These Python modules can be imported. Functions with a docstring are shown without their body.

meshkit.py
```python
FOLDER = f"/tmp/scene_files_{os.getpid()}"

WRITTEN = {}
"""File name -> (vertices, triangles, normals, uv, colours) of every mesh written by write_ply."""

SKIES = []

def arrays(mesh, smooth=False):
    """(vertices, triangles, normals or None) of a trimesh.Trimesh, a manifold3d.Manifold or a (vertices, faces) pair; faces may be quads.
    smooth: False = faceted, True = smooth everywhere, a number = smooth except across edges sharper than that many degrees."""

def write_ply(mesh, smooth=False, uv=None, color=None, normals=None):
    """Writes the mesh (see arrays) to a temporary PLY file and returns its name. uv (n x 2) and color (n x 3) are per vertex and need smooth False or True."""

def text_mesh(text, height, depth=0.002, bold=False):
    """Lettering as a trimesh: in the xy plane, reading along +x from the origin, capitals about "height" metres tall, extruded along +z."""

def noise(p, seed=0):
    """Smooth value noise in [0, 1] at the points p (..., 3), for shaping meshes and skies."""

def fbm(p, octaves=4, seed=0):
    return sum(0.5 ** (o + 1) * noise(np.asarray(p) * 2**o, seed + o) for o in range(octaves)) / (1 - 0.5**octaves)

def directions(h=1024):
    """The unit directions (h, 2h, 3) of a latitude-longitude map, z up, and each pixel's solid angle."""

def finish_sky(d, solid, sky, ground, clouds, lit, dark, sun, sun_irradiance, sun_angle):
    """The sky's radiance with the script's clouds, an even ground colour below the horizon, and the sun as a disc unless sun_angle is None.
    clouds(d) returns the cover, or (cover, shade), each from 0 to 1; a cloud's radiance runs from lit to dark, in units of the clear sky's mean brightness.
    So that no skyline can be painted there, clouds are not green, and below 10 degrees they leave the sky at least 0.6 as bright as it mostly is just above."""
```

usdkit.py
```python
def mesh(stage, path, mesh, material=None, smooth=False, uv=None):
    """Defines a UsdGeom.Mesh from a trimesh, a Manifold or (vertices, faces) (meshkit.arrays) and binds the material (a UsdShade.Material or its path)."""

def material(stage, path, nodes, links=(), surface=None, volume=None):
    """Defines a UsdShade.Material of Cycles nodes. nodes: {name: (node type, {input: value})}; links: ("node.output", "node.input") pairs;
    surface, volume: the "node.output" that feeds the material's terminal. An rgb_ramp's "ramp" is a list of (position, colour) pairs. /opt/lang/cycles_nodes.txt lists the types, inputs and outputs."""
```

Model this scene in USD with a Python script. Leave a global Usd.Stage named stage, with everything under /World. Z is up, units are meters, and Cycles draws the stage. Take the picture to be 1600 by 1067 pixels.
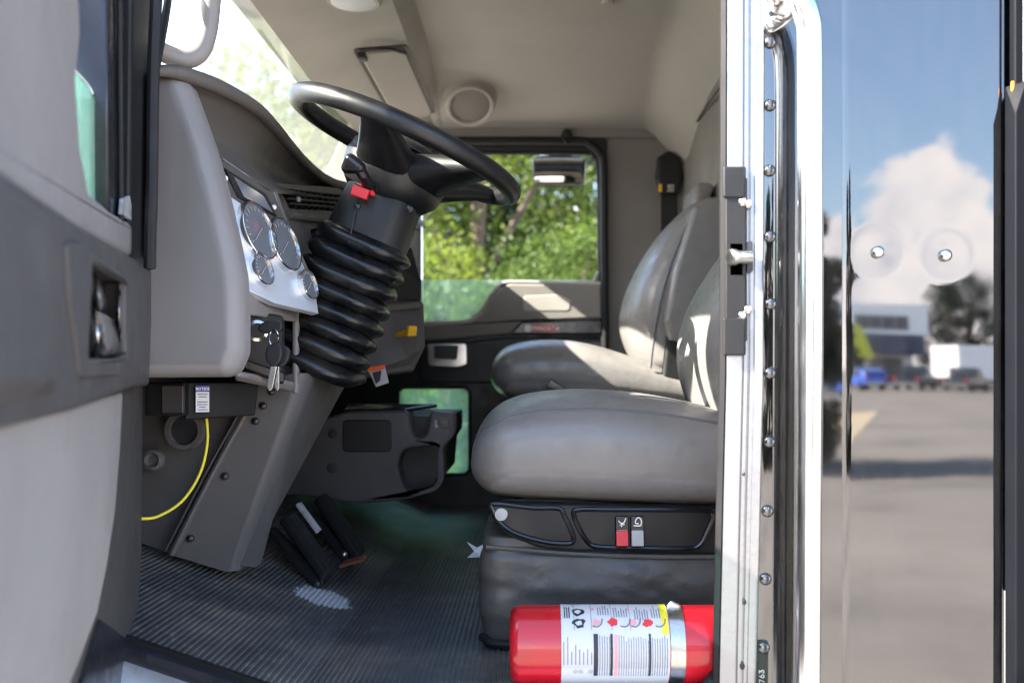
import math, random
import numpy as np, trimesh, manifold3d as m3, shapely.geometry as sg, mapbox_earcut
from pxr import Usd, UsdGeom, UsdLux, UsdShade, Sdf, Gf, Vt
import usdkit, meshkit

random.seed(7); np.random.seed(7)
stage = Usd.Stage.CreateInMemory()
UsdGeom.SetStageUpAxis(stage, 'Z'); UsdGeom.SetStageMetersPerUnit(stage, 1.0)
UsdGeom.Xform.Define(stage, '/World'); UsdGeom.Scope.Define(stage, '/World/Looks')

# ------------------------------------------------------------------ camera, sky, sun, exposure
F, CX, CY, EY, EZ = 1500.0, 830.0, 585.0, -1.3, 1.6          # pixels of a 1600 x 1067 picture; eye at (0, EY, EZ)
EXPOSURE = 3.2
SUN = np.array([-0.77, -0.22, 0.58]); SUN /= np.linalg.norm(SUN)
SUN_EL, SUN_ROT = math.asin(SUN[2]), math.atan2(SUN[0], SUN[1])
cam = UsdGeom.Camera.Define(stage, '/World/camera')
cam.AddTransformOp().Set(Gf.Matrix4d(1, 0, 0, 0, 0, 0, 1, 0, 0, -1, 0, 0, 0, EY, EZ, 1))
HA = 36.0
cam.CreateHorizontalApertureAttr(HA); cam.CreateVerticalApertureAttr(HA * 1067 / 1600)
cam.CreateFocalLengthAttr(HA * F / 1600)
cam.CreateHorizontalApertureOffsetAttr((800 - CX) / 1600 * HA); cam.CreateVerticalApertureOffsetAttr((CY - 533.5) / 1600 * HA)
cam.CreateFStopAttr(3.3); cam.CreateFocusDistanceAttr(1.65); cam.CreateExposureAttr(EXPOSURE)
cam.CreateClippingRangeAttr(Gf.Vec2f(0.02, 5000))

SKY = usdkit.material(stage, '/World/Looks/sky_air', {
    'tc': ('texture_coordinate', {}), 'rot': ('mapping', {'rotation': (0, 0, -0.275)}), 'sep': ('separate_xyz', {}),
    'sky': ('sky_texture', {'sky_type': 'single_scattering', 'sun_disc': False, 'sun_elevation': SUN_EL, 'sun_rotation': SUN_ROT, 'aerosol_density': 1.6, 'air_density': 1.0}),
    'mp': ('mapping', {'location': (12.1, 6.2, 1.8), 'scale': (1, 1, 1.25)}),
    'n': ('noise_texture', {'scale': 6.0, 'detail': 9.0, 'roughness': 0.53, 'distortion': 0.12}),
    'lo': ('noise_texture', {'scale': 2.0, 'detail': 3.0, 'roughness': 0.5}),
    'shn': ('noise_texture', {'scale': 9.0, 'detail': 6.0, 'roughness': 0.55}),
    'z': ('math', {'math_type': 'multiply', 'value2': -1.9}),
    'a': ('math', {'math_type': 'add'}), 'lm': ('math', {'math_type': 'multiply', 'value2': 0.75}), 'b': ('math', {'math_type': 'add'}),
    'cov': ('map_range', {'range_type': 'smoothstep', 'from_min': 0.568, 'from_max': 0.628, 'clamp': True}),
    'hi': ('map_range', {'range_type': 'smoothstep', 'from_min': -0.01, 'from_max': 0.0, 'clamp': True}),
    'cm': ('math', {'math_type': 'multiply'}),
    'crp': ('rgb_ramp', {'ramp': [(0.30, (3.5, 3.5, 3.9)), (0.50, (5.4, 5.1, 5.0)), (0.68, (6.4, 5.8, 5.4))]}),
    'mx': ('mix_color', {'use_clamp': False}), 'bg': ('background_shader', {'strength': 0.1})},
    [('tc.generated', 'sep.vector'), ('tc.generated', 'rot.vector'), ('rot.vector', 'mp.vector'), ('mp.vector', 'n.vector'), ('rot.vector', 'lo.vector'), ('mp.vector', 'shn.vector'),
     ('sep.z', 'z.value1'), ('z.value', 'a.value1'), ('n.fac', 'a.value2'), ('lo.fac', 'lm.value1'), ('a.value', 'b.value1'), ('lm.value', 'b.value2'),
     ('b.value', 'cov.value'), ('sep.z', 'hi.value'), ('cov.result', 'cm.value1'), ('hi.result', 'cm.value2'),
     ('shn.fac', 'crp.fac'), ('cm.value', 'mx.fac'), ('sky.color', 'mx.a'), ('crp.color', 'mx.b'), ('mx.result', 'bg.color')], surface='bg.background')
dome = UsdLux.DomeLight.Define(stage, '/World/sky')
UsdShade.MaterialBindingAPI.Apply(dome.GetPrim()).Bind(SKY)
dome.GetPrim().SetCustomDataByKey('kind', 'structure'); dome.GetPrim().SetCustomDataByKey('label', 'blue summer sky with heaped white clouds')
sun = UsdLux.DistantLight.Define(stage, '/World/sun')
sun.CreateIntensityAttr(1.1); sun.CreateAngleAttr(0.53); sun.CreateNormalizeAttr(True); sun.CreateColorAttr(Gf.Vec3f(1.0, 0.93, 0.84))
_z = SUN; _x = np.cross([0, 0, 1.0], _z); _x /= np.linalg.norm(_x); _y = np.cross(_z, _x)
sun.AddTransformOp().Set(Gf.Matrix4d(*_x, 0, *_y, 0, *_z, 0, 0, 0, 30, 1))

# ------------------------------------------------------------------ helpers
BASE = {}
def numbered(parent, name):
    path, k = f'{parent}/{name}', 0
    while stage.GetPrimAtPath(path):
        k += 1; path = f'{parent}/{name}_{k:03d}'
    return path
def tag(prim, label=None, category=None, group=None, kind=None):
    prim = prim.GetPrim() if hasattr(prim, 'GetPrim') else prim
    for k, v in (('label', label), ('category', category), ('group', group), ('kind', kind)):
        if v: prim.SetCustomDataByKey(k, v)
    return prim
def thing(name, label=None, category=None, loc=(0, 0, 0), rz=0.0, group=None, kind=None):
    p = numbered('/World', name); x = UsdGeom.Xform.Define(stage, p)
    x.AddTranslateOp().Set(Gf.Vec3d(*map(float, loc)))
    if rz: x.AddRotateZOp().Set(float(rz))
    BASE[p] = np.array(loc, float) if not rz else None
    tag(x, label, category, group, kind); return p
def clone(src, name, loc, rz, label, category=None, group=None, scale=None):
    p = numbered('/World', name); x = UsdGeom.Xform.Define(stage, p)
    x.GetPrim().GetReferences().AddInternalReference(src)
    x.ClearXformOpOrder(); x.AddTransformOp(opSuffix='at').Set(Gf.Matrix4d().SetScale(scale or 1.0) * Gf.Matrix4d().SetRotate(Gf.Rotation(Gf.Vec3d(0, 0, 1), rz)) * Gf.Matrix4d().SetTranslate(Gf.Vec3d(*map(float, loc))))
    x.GetPrim().SetInstanceable(True); tag(x, label, category, group); return p
def obj(name, mesh, mat, parent='/World', smooth=35, label=None, local=False, **kw):
    p = numbered(parent, name); top = '/'.join(parent.split('/')[:3])
    v, f, n = meshkit.arrays(mesh, smooth)
    b = BASE.get(top)
    if b is not None and not local: v = v - b
    m = usdkit.mesh(stage, p, (v, f), None)
    if n is not None:
        m.CreateNormalsAttr(Vt.Vec3fArray.FromNumpy(n.astype(np.float32))); m.SetNormalsInterpolation('vertex')
    UsdShade.MaterialBindingAPI.Apply(m.GetPrim()).Bind(M[mat] if isinstance(mat, str) else mat)
    if label or kw: tag(m, label, **kw)
    return p
A = np.array
def P(px, py, y):                      # the point at depth y seen at a picture position
    D = y - EY; return A([(px - CX) / F * D, y, EZ + (CY - py) / F * D])
def ray_plane(px, py, o, n):
    d = A([(px - CX) / F, 1.0, (CY - py) / F]); e = A([0, EY, EZ]); n = A(n, float)
    return e + d * (np.dot(A(o) - e, n) / np.dot(d, n))
def unit(v): v = A(v, float); return v / np.linalg.norm(v)
def join(*ms):
    ms = [x for x in ms if x is not None]; vs, fs, k = [], [], 0
    for m in ms:
        v, f, _ = meshkit.arrays(m); vs.append(v); fs.append(f + k); k += len(v)
    return trimesh.Trimesh(np.vstack(vs), np.vstack(fs), process=False)
def fix(v, f, flat_ok=False):
    t = trimesh.Trimesh(v, f, process=False)
    if not flat_ok: trimesh.repair.fix_normals(t)
    return t
def loft(rings, closed=True, cap=True):
    R = A(rings, float); n, k = R.shape[:2]; v = R.reshape(-1, 3); f = []
    for i in range(n - 1):
        for j in range(k if closed else k - 1):
            a, b = i * k + j, i * k + (j + 1) % k; c, d = b + k, a + k
            f += [(a, b, c), (a, c, d)]
    if cap and closed:
        for i, s in ((0, 1), (n - 1, -1)):
            c = len(v); v = np.vstack([v, R[i].mean(0)])
            for j in range(k):
                a, b = i * k + j, i * k + (j + 1) % k
                f.append((c, b, a) if s > 0 else (c, a, b))
    return fix(v, A(f), not (cap and closed))
def spline(pts, n=8, closed=False):
    p = A(pts, float)
    q = np.vstack([p[-1], p, p[:2]]) if closed else np.vstack([2 * p[0] - p[1], p, 2 * p[-1] - p[-2]])
    out = []
    for i in range(1, len(q) - 2):
        for t in np.linspace(0, 1, n, endpoint=False):
            a, b, c, d = q[i - 1:i + 3]
            out.append(0.5 * (2 * b + (c - a) * t + (2 * a - 5 * b + 4 * c - d) * t * t + (3 * b - a - 3 * c + d) * t ** 3))
    if not closed: out.append(p[-1])
    return A(out)
def tube(pts, r, sides=12, n=6, closed=False, smooth=True):
    p = spline(pts, n, closed) if smooth else A(pts, float)
    r = np.broadcast_to(r, (len(p),)) if np.ndim(r) == 0 else np.interp(np.linspace(0, 1, len(p)), np.linspace(0, 1, len(r)), r)
    t = np.gradient(p, axis=0) if not closed else np.roll(p, -1, 0) - np.roll(p, 1, 0)
    t /= np.linalg.norm(t, axis=1, keepdims=True) + 1e-12
    a = np.cross(t[0], [0, 0, 1.0] if abs(t[0][2]) < 0.9 else [1.0, 0, 0]); a /= np.linalg.norm(a); rings = []
    for i in range(len(p)):
        a = a - t[i] * np.dot(a, t[i]); a /= np.linalg.norm(a); b = np.cross(t[i], a)
        an = np.arange(sides) * 2 * np.pi / sides
        rings.append(p[i] + r[i] * (np.cos(an)[:, None] * a + np.sin(an)[:, None] * b))
    if closed: rings.append(rings[0]); return loft(rings, True, False)
    return loft(rings)
_SPH = {}
def hull(pts, r=0.01, sub=2):
    if sub not in _SPH: _SPH[sub] = trimesh.creation.icosphere(sub).vertices
    return m3.Manifold.hull_points((A(pts, float)[:, None] + _SPH[sub][None] * r).reshape(-1, 3))
def rbox(lo, hi, r=0.01, sub=2):
    lo, hi = A(lo, float) + r, A(hi, float) - r
    return hull([[a, b, c] for a in (lo[0], hi[0]) for b in (lo[1], hi[1]) for c in (lo[2], hi[2])], r, sub)
def obox(c, ax, ay, az, half, r=0.004, sub=1):
    ax, ay, az = unit(ax), unit(ay), unit(az); h = A(half) - r
    return hull([A(c) + ax * i * h[0] + ay * j * h[1] + az * k * h[2] for i in (-1, 1) for j in (-1, 1) for k in (-1, 1)], r, sub)
def ball(c, r, squash=None, sub=2):
    t = trimesh.creation.icosphere(sub); v = t.vertices * (r if squash is None else A(squash)); return trimesh.Trimesh(v + A(c), t.faces, process=False)
def revolve(profile, o, axis, sides=32, cap=False):
    axis = unit(axis); a = np.cross(axis, [0, 0, 1.0] if abs(axis[2]) < 0.9 else [1.0, 0, 0]); a /= np.linalg.norm(a); b = np.cross(axis, a)
    an = np.arange(sides) * 2 * np.pi / sides; c = np.cos(an)[:, None] * a + np.sin(an)[:, None] * b
    return loft([A(o) + axis * h + c * max(r, 1e-5) for r, h in profile], True, cap)
def round_ring(pts, r=0.15, n=5):      # corners of a 2-d ring rounded; r in the ring's units (number or one per corner)
    pts = [A(p, float) for p in pts]; out = []; rs = [r] * len(pts) if np.ndim(r) == 0 else r
    for i, p in enumerate(pts):
        a, b = pts[i - 1], pts[(i + 1) % len(pts)]; rr = rs[i]
        if rr <= 0: out.append(p); continue
        la, lb = np.linalg.norm(a - p), np.linalg.norm(b - p); k = min(rr, la * 0.48, lb * 0.48)
        s, e = p + (a - p) / la * k, p + (b - p) / lb * k
        for t in np.linspace(0, 1, n): out.append((1 - t) ** 2 * s + 2 * t * (1 - t) * p + t * t * e)
    return A(out)
def ear(ring2, holes=()):
    v = np.vstack([ring2, *holes]) if len(holes) else A(ring2)
    ends = np.cumsum([len(ring2)] + [len(h) for h in holes]).astype(np.uint32)
    return mapbox_earcut.triangulate_float64(np.ascontiguousarray(v[:, :2], dtype=np.float64), ends).reshape(-1, 3)
def inset(r2, d):
    r2 = A(r2, float); k = len(r2); area = 0.5 * np.sum(r2[:, 0] * np.roll(r2[:, 1], -1) - np.roll(r2[:, 0], -1) * r2[:, 1]); s = np.sign(area)
    e = np.roll(r2, -1, 0) - r2; e /= np.linalg.norm(e, axis=1, keepdims=True) + 1e-12
    nr = np.stack([-e[:, 1], e[:, 0]], 1) * s; m = nr + np.roll(nr, 1, 0); m /= (np.linalg.norm(m, axis=1, keepdims=True) + 1e-9)
    c = np.clip(np.sum(m * nr, 1, keepdims=True), 0.5, 1); return r2 + m / c * d
def slab(ring2, o, u, v, n, depth, bevel=0.0, seg=3, holes=()):
    """A plate whose outline (in the u, v axes) is the front face at o facing n, going back by depth; the front edge is rounded by bevel."""
    o, u, v, n = A(o, float), A(u, float), A(v, float), A(n, float); ring2 = A(ring2, float)
    lay = [(0.0, -depth)]
    if bevel > 0: lay += [(bevel * (1 - math.cos(t)), -bevel * (1 - math.sin(t))) for t in np.linspace(0, math.pi / 2, seg + 1)]
    else: lay += [(0.0, 0.0)]
    def at(r2, h): return o + r2[:, :1] * u + r2[:, 1:2] * v + h * n
    V, Fc, k0 = [], [], 0; rings = [ring2] + [A(h, float) for h in holes]
    firsts, lasts = [], []
    for ri, r in enumerate(rings):
        k = len(r); ls = [at(inset(r, i * (1 if ri == 0 else -1)), h) for i, h in lay]
        V += ls; firsts.append(k0); lasts.append(k0 + k * (len(ls) - 1))
        for i in range(len(ls) - 1):
            for j in range(k):
                a, b = k0 + i * k + j, k0 + i * k + (j + 1) % k; Fc += [(a, b, b + k), (a, b + k, a + k)]
        k0 += k * len(ls)
    t = ear(ring2, [A(h) for h in holes]); idx0 = np.concatenate([np.arange(len(r)) + a for r, a in zip(rings, firsts)]); idx1 = np.concatenate([np.arange(len(r)) + a for r, a in zip(rings, lasts)])
    Fc = np.vstack([A(Fc), idx0[t], idx1[t]])
    return fix(np.vstack(V), Fc)
def slab_px(px, y, depth, bevel=0.004, r=0.0, holes=(), hr=0.0, seg=3):   # outline given in the picture, standing at depth y, facing the driver's door
    g = lambda q: A([[P(a, b, y)[0], P(a, b, y)[2]] for a, b in q])
    return slab(round_ring(g(px), r), (0, y, 0), (1, 0, 0), (0, 0, 1), (0, -1, 0), depth, bevel, seg, [round_ring(g(h), hr) for h in holes])
def sheet(fn, nu, nv, thick=0.0):
    us, vs = np.linspace(0, 1, nu), np.linspace(0, 1, nv); g = A([[fn(a, b) for b in vs] for a in us], float)
    return loft(g, False, False)
def text(s, h, o, u, v, depth=0.0008, bold=False, centre=True):
    t = meshkit.text_mesh(s, h, depth, bold); q = A(t.vertices)
    if centre: q[:, 0] -= (q[:, 0].min() + q[:, 0].max()) / 2; q[:, 1] -= h / 2
    u, v = unit(u), unit(v); w = np.cross(u, v); return trimesh.Trimesh(A(o) + q[:, :1] * u + q[:, 1:2] * v + q[:, 2:] * w, t.faces, process=False)
def superring(c, u, v, a, b, e, n=40):
    an = np.arange(n) * 2 * np.pi / n; cs, sn = np.cos(an), np.sin(an)
    return A(c) + (np.sign(cs) * np.abs(cs) ** (2 / e) * a)[:, None] * A(u) + (np.sign(sn) * np.abs(sn) ** (2 / e) * b)[:, None] * A(v)

# ------------------------------------------------------------------ materials
M = {}
def mat(name, col, rough=0.5, metal=0.0, bump=0.0, bscale=300.0, var=0.12, vscale=4.0, coat=0.0, spec=0.5, rvar=0.08, dirt=None, dscale=9.0, dlo=0.55, dhi=0.75, bdist=0.001, sub=0):
    c = A(col, float)
    nodes = {'g': ('geometry', {}), 'vn': ('noise_texture', {'scale': vscale, 'detail': 5.0}),
             'rp': ('rgb_ramp', {'ramp': [(0.25, c * (1 - var)), (0.75, np.minimum(c * (1 + var), 1))]}),
             'rr': ('map_range', {'from_min': 0.3, 'from_max': 0.7, 'to_min': max(rough - rvar, 0.0), 'to_max': min(rough + rvar, 1), 'clamp': True}),
             'rn': ('noise_texture', {'scale': vscale * 5, 'detail': 4.0}),
             'p': ('principled_bsdf', {'metallic': metal, 'roughness': rough, 'coat_weight': coat, 'specular_ior_level': spec})}
    links = [('g.position', 'vn.vector'), ('vn.fac', 'rp.fac'), ('g.position', 'rn.vector'), ('rn.fac', 'rr.value'), ('rr.result', 'p.roughness')]
    src = 'rp.color'
    if dirt is not None:
        nodes |= {'dn': ('noise_texture', {'scale': dscale, 'detail': 7.0, 'roughness': 0.62}), 'dm': ('map_range', {'from_min': dlo, 'from_max': dhi, 'clamp': True}), 'dx': ('mix_color', {'b': dirt})}
        links += [('g.position', 'dn.vector'), ('dn.fac', 'dm.value'), ('dm.result', 'dx.fac'), ('rp.color', 'dx.a')]; src = 'dx.result'
    links.append((src, 'p.base_color'))
    if bump:
        nodes |= {'bn': ('noise_texture', {'scale': bscale, 'detail': 3.0}), 'b': ('bump', {'strength': bump, 'distance': bdist})}
        links += [('g.position', 'bn.vector'), ('bn.fac', 'b.height'), ('b.normal', 'p.normal')]
    M[name] = usdkit.material(stage, f'/World/Looks/{name}', nodes, links, surface='p.BSDF')
mat('grey_plastic', (0.178, 0.166, 0.164), 0.5, bump=0.10, bscale=900, dirt=(0.2, 0.18, 0.16), dlo=0.6, dhi=0.85)
mat('door_trim_grey', (0.142, 0.132, 0.128), 0.55, bump=0.12, bscale=900)
mat('door_cloth', (0.16, 0.152, 0.148), 0.85, bump=0.25, bscale=1400, dirt=(0.12, 0.10, 0.085), dscale=6, dlo=0.55, dhi=0.85)
mat('dark_trim', (0.03, 0.0275, 0.027), 0.52, bump=0.15, bscale=900, dirt=(0.05, 0.046, 0.044), dlo=0.55, dhi=0.8)
mat('brown_trim', (0.075, 0.067, 0.06), 0.55, bump=0.15, bscale=900)
mat('kick_grey', (0.088, 0.083, 0.082), 0.5, bump=0.2, bscale=700, dirt=(0.125, 0.11, 0.097), dlo=0.52, dhi=0.85)
mat('headliner', (0.36, 0.338, 0.305), 0.9, bump=0.35, bscale=1100, var=0.07, vscale=2.5)
mat('headliner_trim', (0.33, 0.31, 0.28), 0.8, bump=0.15, bscale=900)
mat('rear_trim', (0.19, 0.175, 0.16), 0.8, bump=0.3, bscale=900)
mat('black_plastic', (0.012, 0.012, 0.0125), 0.45, bump=0.1, bscale=900, spec=0.35, dirt=(0.02, 0.019, 0.018), dlo=0.6, dhi=0.85)
mat('black_gloss', (0.007, 0.007, 0.009), 0.22)
mat('black_vinyl', (0.006, 0.006, 0.007), 0.25, bump=0.12, bscale=500, rvar=0.1, dirt=(0.03, 0.028, 0.025), dscale=18, dlo=0.5, dhi=0.8)
mat('rubber', (0.009, 0.009, 0.01), 0.6, bump=0.1, bscale=400, spec=0.3, dirt=(0.025, 0.024, 0.022), dlo=0.6, dhi=0.9)
mat('wheel_rubber', (0.006, 0.006, 0.0068), 0.38, bump=0.12, bscale=1200)
mat('matte_black', (0.005, 0.005, 0.006), 0.6, spec=0.25)
mat('console_grey', (0.07, 0.065, 0.065), 0.5, bump=0.15, bscale=900, dirt=(0.085, 0.08, 0.075), dlo=0.55, dhi=0.8)
mat('fairing_black', (0.0035, 0.004, 0.006), 0.6, spec=0.1)
mat('rail_grey', (0.20, 0.18, 0.165), 0.5, bump=0.1, bscale=900)
mat('seat_vinyl', (0.175, 0.165, 0.158), 0.36, bump=0.35, bscale=17, bdist=0.008, rvar=0.1, vscale=6)
mat('seat_piping', (0.10, 0.098, 0.098), 0.5)
mat('skirt_vinyl', (0.068, 0.062, 0.059), 0.44, bump=0.2, bscale=30, bdist=0.012, rvar=0.12, dirt=(0.055, 0.049, 0.044), dscale=6, dlo=0.5, dhi=0.8)
mat('chrome', (0.74, 0.74, 0.745), 0.17, metal=1.0, rvar=0.03, var=0.02)
M['mirror_steel'] = usdkit.material(stage, '/World/Looks/mirror_steel', {'g': ('geometry', {}), 'mp': ('mapping', {'scale': (60, 60, 9)}), 'n': ('noise_texture', {'scale': 1.0, 'detail': 6.0, 'roughness': 0.65}),
    'n2': ('noise_texture', {'scale': 7.0, 'detail': 5.0}), 'rr': ('map_range', {'from_min': 0.35, 'from_max': 0.75, 'to_min': 0.012, 'to_max': 0.05, 'clamp': True}), 'gl': ('glossy_bsdf', {'color': (0.168, 0.168, 0.172)}),
    'df': ('diffuse_bsdf', {'color': (0.14, 0.13, 0.115)}), 'mf': ('map_range', {'from_min': 0.35, 'from_max': 0.8, 'to_min': 0.004, 'to_max': 0.05, 'clamp': True}), 'm': ('mix_closure', {})},
    [('g.position', 'mp.vector'), ('mp.vector', 'n.vector'), ('g.position', 'n2.vector'), ('n2.fac', 'rr.value'), ('rr.result', 'gl.roughness'), ('n.fac', 'mf.value'), ('mf.result', 'm.fac'), ('gl.BSDF', 'm.closure1'), ('df.BSDF', 'm.closure2')], surface='m.closure')
mat('bright_alu', (0.31, 0.315, 0.33), 0.34, metal=0.9, rvar=0.06, var=0.04, vscale=10, dirt=(0.40, 0.39, 0.38), dscale=55, dlo=0.68, dhi=0.8)
mat('worn_alu', (0.55, 0.55, 0.55), 0.45, metal=0.8, rvar=0.15, var=0.2, vscale=20, dirt=(0.22, 0.19, 0.15), dscale=16, dlo=0.5, dhi=0.7)
mat('panel_metal', (0.62, 0.66, 0.72), 0.34, metal=0.45, var=0.04, rvar=0.03)
mat('gauge_face', (0.12, 0.125, 0.135), 0.12, coat=0.8)
mat('white_print', (0.75, 0.75, 0.74), 0.6, var=0.03)
mat('label_white', (0.52, 0.535, 0.565), 0.38, var=0.04)
mat('ink_grey', (0.16, 0.17, 0.2), 0.6)
mat('ink_black', (0.02, 0.022, 0.03), 0.5)
mat('ink_red', (0.62, 0.03, 0.035), 0.45)
mat('ink_pink', (0.72, 0.32, 0.34), 0.5)
mat('ink_yellow', (0.72, 0.62, 0.03), 0.45)
mat('ink_blue', (0.05, 0.05, 0.30), 0.5)
mat('red_plastic', (0.62, 0.018, 0.025), 0.4)
mat('switch_grey', (0.36, 0.36, 0.36), 0.5)
mat('extinguisher_red', (0.46, 0.007, 0.016), 0.26, coat=0.4, dirt=(0.36, 0.02, 0.025), dscale=14, rvar=0.06, var=0.05)
mat('yellow_plastic', (0.72, 0.42, 0.015), 0.45)
mat('yellow_wire', (0.62, 0.52, 0.02), 0.45)
mat('amber', (0.85, 0.22, 0.01), 0.25)
mat('orange_print', (0.85, 0.13, 0.02), 0.5)
mat('bolt_steel', (0.55, 0.54, 0.52), 0.25, metal=1.0)
mat('dark_screw', (0.03, 0.03, 0.032), 0.35, metal=0.4)
mat('truck_paint', (0.012, 0.014, 0.02), 0.12, coat=1.0, rvar=0.03)
mat('paper', (0.5, 0.52, 0.56), 0.7)
mat('worn_steel', (0.50, 0.50, 0.54), 0.5, metal=0.3, var=0.3, vscale=60)
mat('belt_web', (0.012, 0.012, 0.013), 0.8, bump=0.2, bscale=1500)
mat('mirror_glass', (0.62, 0.61, 0.58), 0.05, metal=1.0, rvar=0.01)
mat('asphalt', (0.225, 0.20, 0.172), 0.9, var=0.16, vscale=0.35, bump=0.5, bscale=60, bdist=0.01, dirt=(0.165, 0.148, 0.13), dscale=0.5, dlo=0.5, dhi=0.68)
mat('grass', (0.09, 0.13, 0.035), 0.9, var=0.4, vscale=3, bump=0.6, bscale=40, bdist=0.03)
mat('tan_paint', (0.50, 0.40, 0.26), 0.8)
mat('concrete', (0.40, 0.36, 0.31), 0.9)
mat('white_wall', (0.74, 0.75, 0.74), 0.8, var=0.05)
mat('navy_cladding', (0.035, 0.042, 0.08), 0.5)
mat('window_dark', (0.05, 0.055, 0.07), 0.15)
mat('yellow_awning', (0.50, 0.52, 0.05), 0.7)
mat('trailer_white', (0.82, 0.82, 0.82), 0.5)
mat('blue_paint', (0.01, 0.10, 0.55), 0.2, coat=1.0)
mat('black_paint', (0.012, 0.013, 0.016), 0.2, coat=1.0)
mat('tyre', (0.012, 0.012, 0.012), 0.8)
mat('tail_red', (0.55, 0.01, 0.015), 0.25)
mat('bark', (0.10, 0.075, 0.055), 0.9, var=0.3, vscale=12)
def glass(name, tint, refl=1.0, film=0.0, filmcol=(0.8, 0.8, 0.8)):
    nodes = {'t': ('transparent_bsdf', {'color': tint}), 'gl': ('glossy_bsdf', {'color': (1, 1, 1), 'roughness': 0.02}), 'fr': ('fresnel', {'IOR': 1.45}), 'm': ('mix_closure', {})}
    links = [('fr.fac', 'm.fac'), ('t.BSDF', 'm.closure1'), ('gl.BSDF', 'm.closure2')]; out = 'm.closure'
    if film:
        nodes |= {'d': ('translucent_bsdf', {'color': filmcol}), 'm2': ('mix_closure', {'fac': film})}
        links += [('m.closure', 'm2.closure1'), ('d.BSDF', 'm2.closure2')]; out = 'm2.closure'
    M[name] = usdkit.material(stage, f'/World/Looks/{name}', nodes, links, surface=out)
glass('clear_glass', (0.90, 0.94, 0.91)); glass('windshield_glass', (0.88, 0.91, 0.88), film=0.035, filmcol=(0.9, 0.9, 0.88))
glass('door_glass', (0.50, 0.72, 0.68), film=0.05, filmcol=(0.4, 0.6, 0.56)); glass('green_glass', (0.74, 0.88, 0.81), film=0.09, filmcol=(0.66, 0.80, 0.72)); glass('peep_glass', (0.70, 0.92, 0.82), film=0.07, filmcol=(0.62, 0.95, 0.80))
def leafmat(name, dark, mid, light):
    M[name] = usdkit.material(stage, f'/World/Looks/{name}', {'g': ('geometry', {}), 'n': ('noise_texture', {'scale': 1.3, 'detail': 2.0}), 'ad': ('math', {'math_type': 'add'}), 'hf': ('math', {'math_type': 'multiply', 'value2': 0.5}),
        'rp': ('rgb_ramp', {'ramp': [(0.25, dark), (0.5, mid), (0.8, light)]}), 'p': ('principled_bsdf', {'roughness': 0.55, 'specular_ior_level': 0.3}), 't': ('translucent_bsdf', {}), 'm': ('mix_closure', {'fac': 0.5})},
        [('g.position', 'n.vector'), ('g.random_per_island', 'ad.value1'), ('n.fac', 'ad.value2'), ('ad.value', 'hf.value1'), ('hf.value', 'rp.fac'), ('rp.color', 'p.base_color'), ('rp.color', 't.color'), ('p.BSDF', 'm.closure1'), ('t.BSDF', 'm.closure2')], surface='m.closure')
leafmat('leaf_green', (0.05, 0.085, 0.016), (0.13, 0.20, 0.028), (0.25, 0.29, 0.035))
leafmat('leaf_yellow', (0.09, 0.13, 0.018), (0.22, 0.25, 0.028), (0.40, 0.37, 0.035))
leafmat('leaf_dark', (0.012, 0.024, 0.011), (0.028, 0.045, 0.018), (0.05, 0.07, 0.025))
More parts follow.
